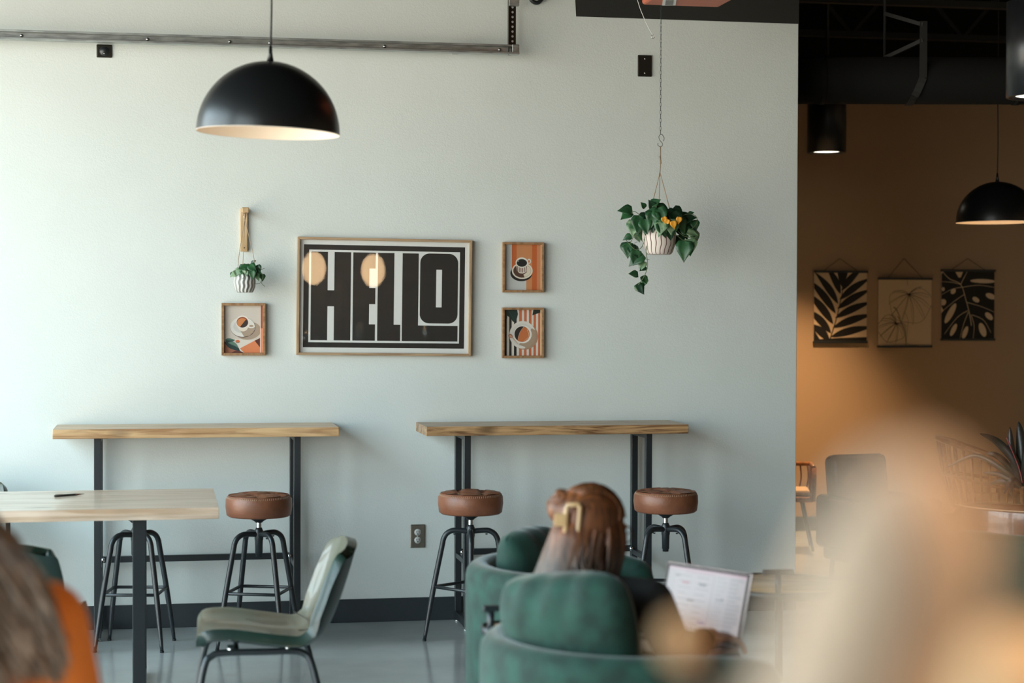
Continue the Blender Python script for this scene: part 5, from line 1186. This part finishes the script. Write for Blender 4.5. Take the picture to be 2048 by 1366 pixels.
# ------------------------------------------------------------------ glowing lanterns in front of the brick wall, seen in the poster glass
def lantern(x, y, z, label):
    t = thing('globe_lantern', (x, y, z), label, 'pendant lamp')
    MB().lathe([(0.03, 0.20)] + [(0.135 * math.sin(PI * k / 20) + 0.0, 0.19 * math.cos(PI * k / 20)) for k in range(2, 20)] + [(0, -0.19)], 32).build('globe', mat('lit frosted globe', (0.9, 0.75, 0.55), 0.5, emit=(1.0, 0.66, 0.36), estr=17), t)
    MB().tube([(0, 0, 0.19), (0.004, 0, 0.5), (0, 0, HC - z)], 0.004, 8).build('cord', M_cord, t); MB().lathe([(0, 0.185), (0.04, 0.185), (0.03, 0.22), (0, 0.22)], 16).build('cap', M_black, t)
lantern(1.74, -3.0, 2.02, 'glowing globe lantern reflected behind the letter H of the poster')
lantern(2.42, -3.0, 2.00, 'glowing globe lantern reflected behind the letter E of the poster')
sh = thing('back_counter', (2.6, -3.75, 0), 'dark service counter along the brick wall, seen only in the poster glass', 'counter')
MB().box((0, 0, 0.54), (3.4, 0.6, 1.06)).build('cabinet', M_darkplate, sh, bevel=0.005); MB().box((0, 0.02, 1.09), (3.5, 0.68, 0.04)).build('countertop', M_live, sh, bevel=0.005)
for i, (x, w_, h_, mm) in enumerate(((1.70, .09, .22, M_chrome), (1.92, .07, .26, M_black), (2.35, .12, .30, M_galv), (2.75, .08, .20, M_leather), (3.15, .10, .32, M_chrome))):
    tag(MB().lathe([(0, 0), (w_, 0), (w_, h_ * .75), (w_ * .5, h_ * .9), (w_ * .5, h_), (0, h_)], 24).build('canister', mm, loc=(x, -3.7, 1.111)), 'metal canister on the counter by the brick wall, seen in the poster glass', 'canister', 'canisters on the back counter')

# ------------------------------------------------------------------ dried stems close to the camera
b = pd(1750, 0.62); vt = thing('pedestal_table', (b.x, b.y, 0), 'tall round pedestal table below the frame carrying the dried stems', 'table')
MB().lathe([(0, 1.00), (0.20, 1.00), (0.205, 1.01), (0.20, 1.03), (0, 1.03)], 40).build('tabletop', M_live, vt); MB().tube([(0, 0, 0.03), (0, 0, 0.999)], 0.03, 14).build('pole', M_black, vt); MB().lathe([(0, 0), (0.2, 0), (0.19, 0.02), (0.03, 0.035), (0, 0.035)], 36).build('base', M_black, vt)
vs = thing('vase', (b.x, b.y, 1.031), 'cream vase standing below the frame, holding the dried stems', 'vase'); MB().lathe([(0, 0), (0.05, 0), (0.07, 0.06), (0.06, 0.15), (0.028, 0.22), (0.032, 0.25), (0.028, 0.25), (0.024, 0.22), (0, 0.20)], 36).build('vase_body', mat('cream glaze', (0.6, 0.52, 0.42), 0.3), vs)
M_plume = mat('cream dried plume', (0.40, 0.31, 0.23), 0.95, var=0.15, vscale=60); M_tail = mat('tan dried tail', (0.46, 0.31, 0.17), 0.95, var=0.15, vscale=60)
def plume(base, tip, rb, rt, m_, label, nm='dried_plume', n=260, stem_to=None):
    base, tip = V3(base), V3(tip); t = thing(nm, base, label, 'dried stem'); d = tip - base; L = d.length; dn = d.normalized(); o1 = dn.orthogonal().normalized(); o2 = dn.cross(o1)
    m = MB(); prof = [];
    pts = [d * (k / 14) for k in range(15)]; rs = [(rb + (rt - rb) * k / 14) * math.sqrt(max(0.02, 1 - max(0, (k / 14 - .72) / .28) ** 2)) * (0.5 + 0.5 * min(1, k / 3)) for k in range(15)]
    m.tube(pts, rs, 28)
    for v in m.b.verts: v.co += (v.co - dn * v.co.dot(dn)) * 0.10 * noise.noise(v.co * 120)
    core = m.build('head', m_, t)
    m = MB(); rn = random.Random(int(base.x * 1000))
    for k in range(n):
        u = rn.uniform(0.0, .97); a = rn.uniform(0, 2 * PI); r = rs[min(14, int(u * 14))] * .9; q = d * u + (o1 * math.cos(a) + o2 * math.sin(a)) * r; e_ = q + ((o1 * math.cos(a) + o2 * math.sin(a)) * .5 + dn * .9) * rn.uniform(.12, .3) * rt
        m.tube([q, e_], [.00045, .0001], 3)
    m.build('awns', m_, core)
    st_ = V3(stem_to) - base; MB().tube(spline([dn * 0.01, st_ * 0.35, st_], 6), 0.0013, 6).build('stem', M_rattan, t)
    return t
vm = V3((b.x, b.y, 1.27))
plume(pd(1630, 0.54, pz(1650, 0.54)), pd(1876, 0.50, pz(905, 0.50)), 0.029, 0.0235, M_plume, 'large blurred cream plume leaning right, nearest to the camera', n=420, stem_to=vm)
plume(pd(1366, 0.84, pz(1326, 0.84)), pd(1362, 0.84, pz(1234, 0.84)), 0.0085, 0.0075, M_tail, 'small blurred tan tail in front of the person at the laptop', 'dried_tail', 90, stem_to=vm)
plume(pd(2050, 0.62, pz(1500, 0.62)), pd(2046, 0.62, pz(1245, 0.62)), 0.022, 0.020, M_tail, 'blurred tan tail in the lower right corner', 'dried_tail', 160, stem_to=vm)
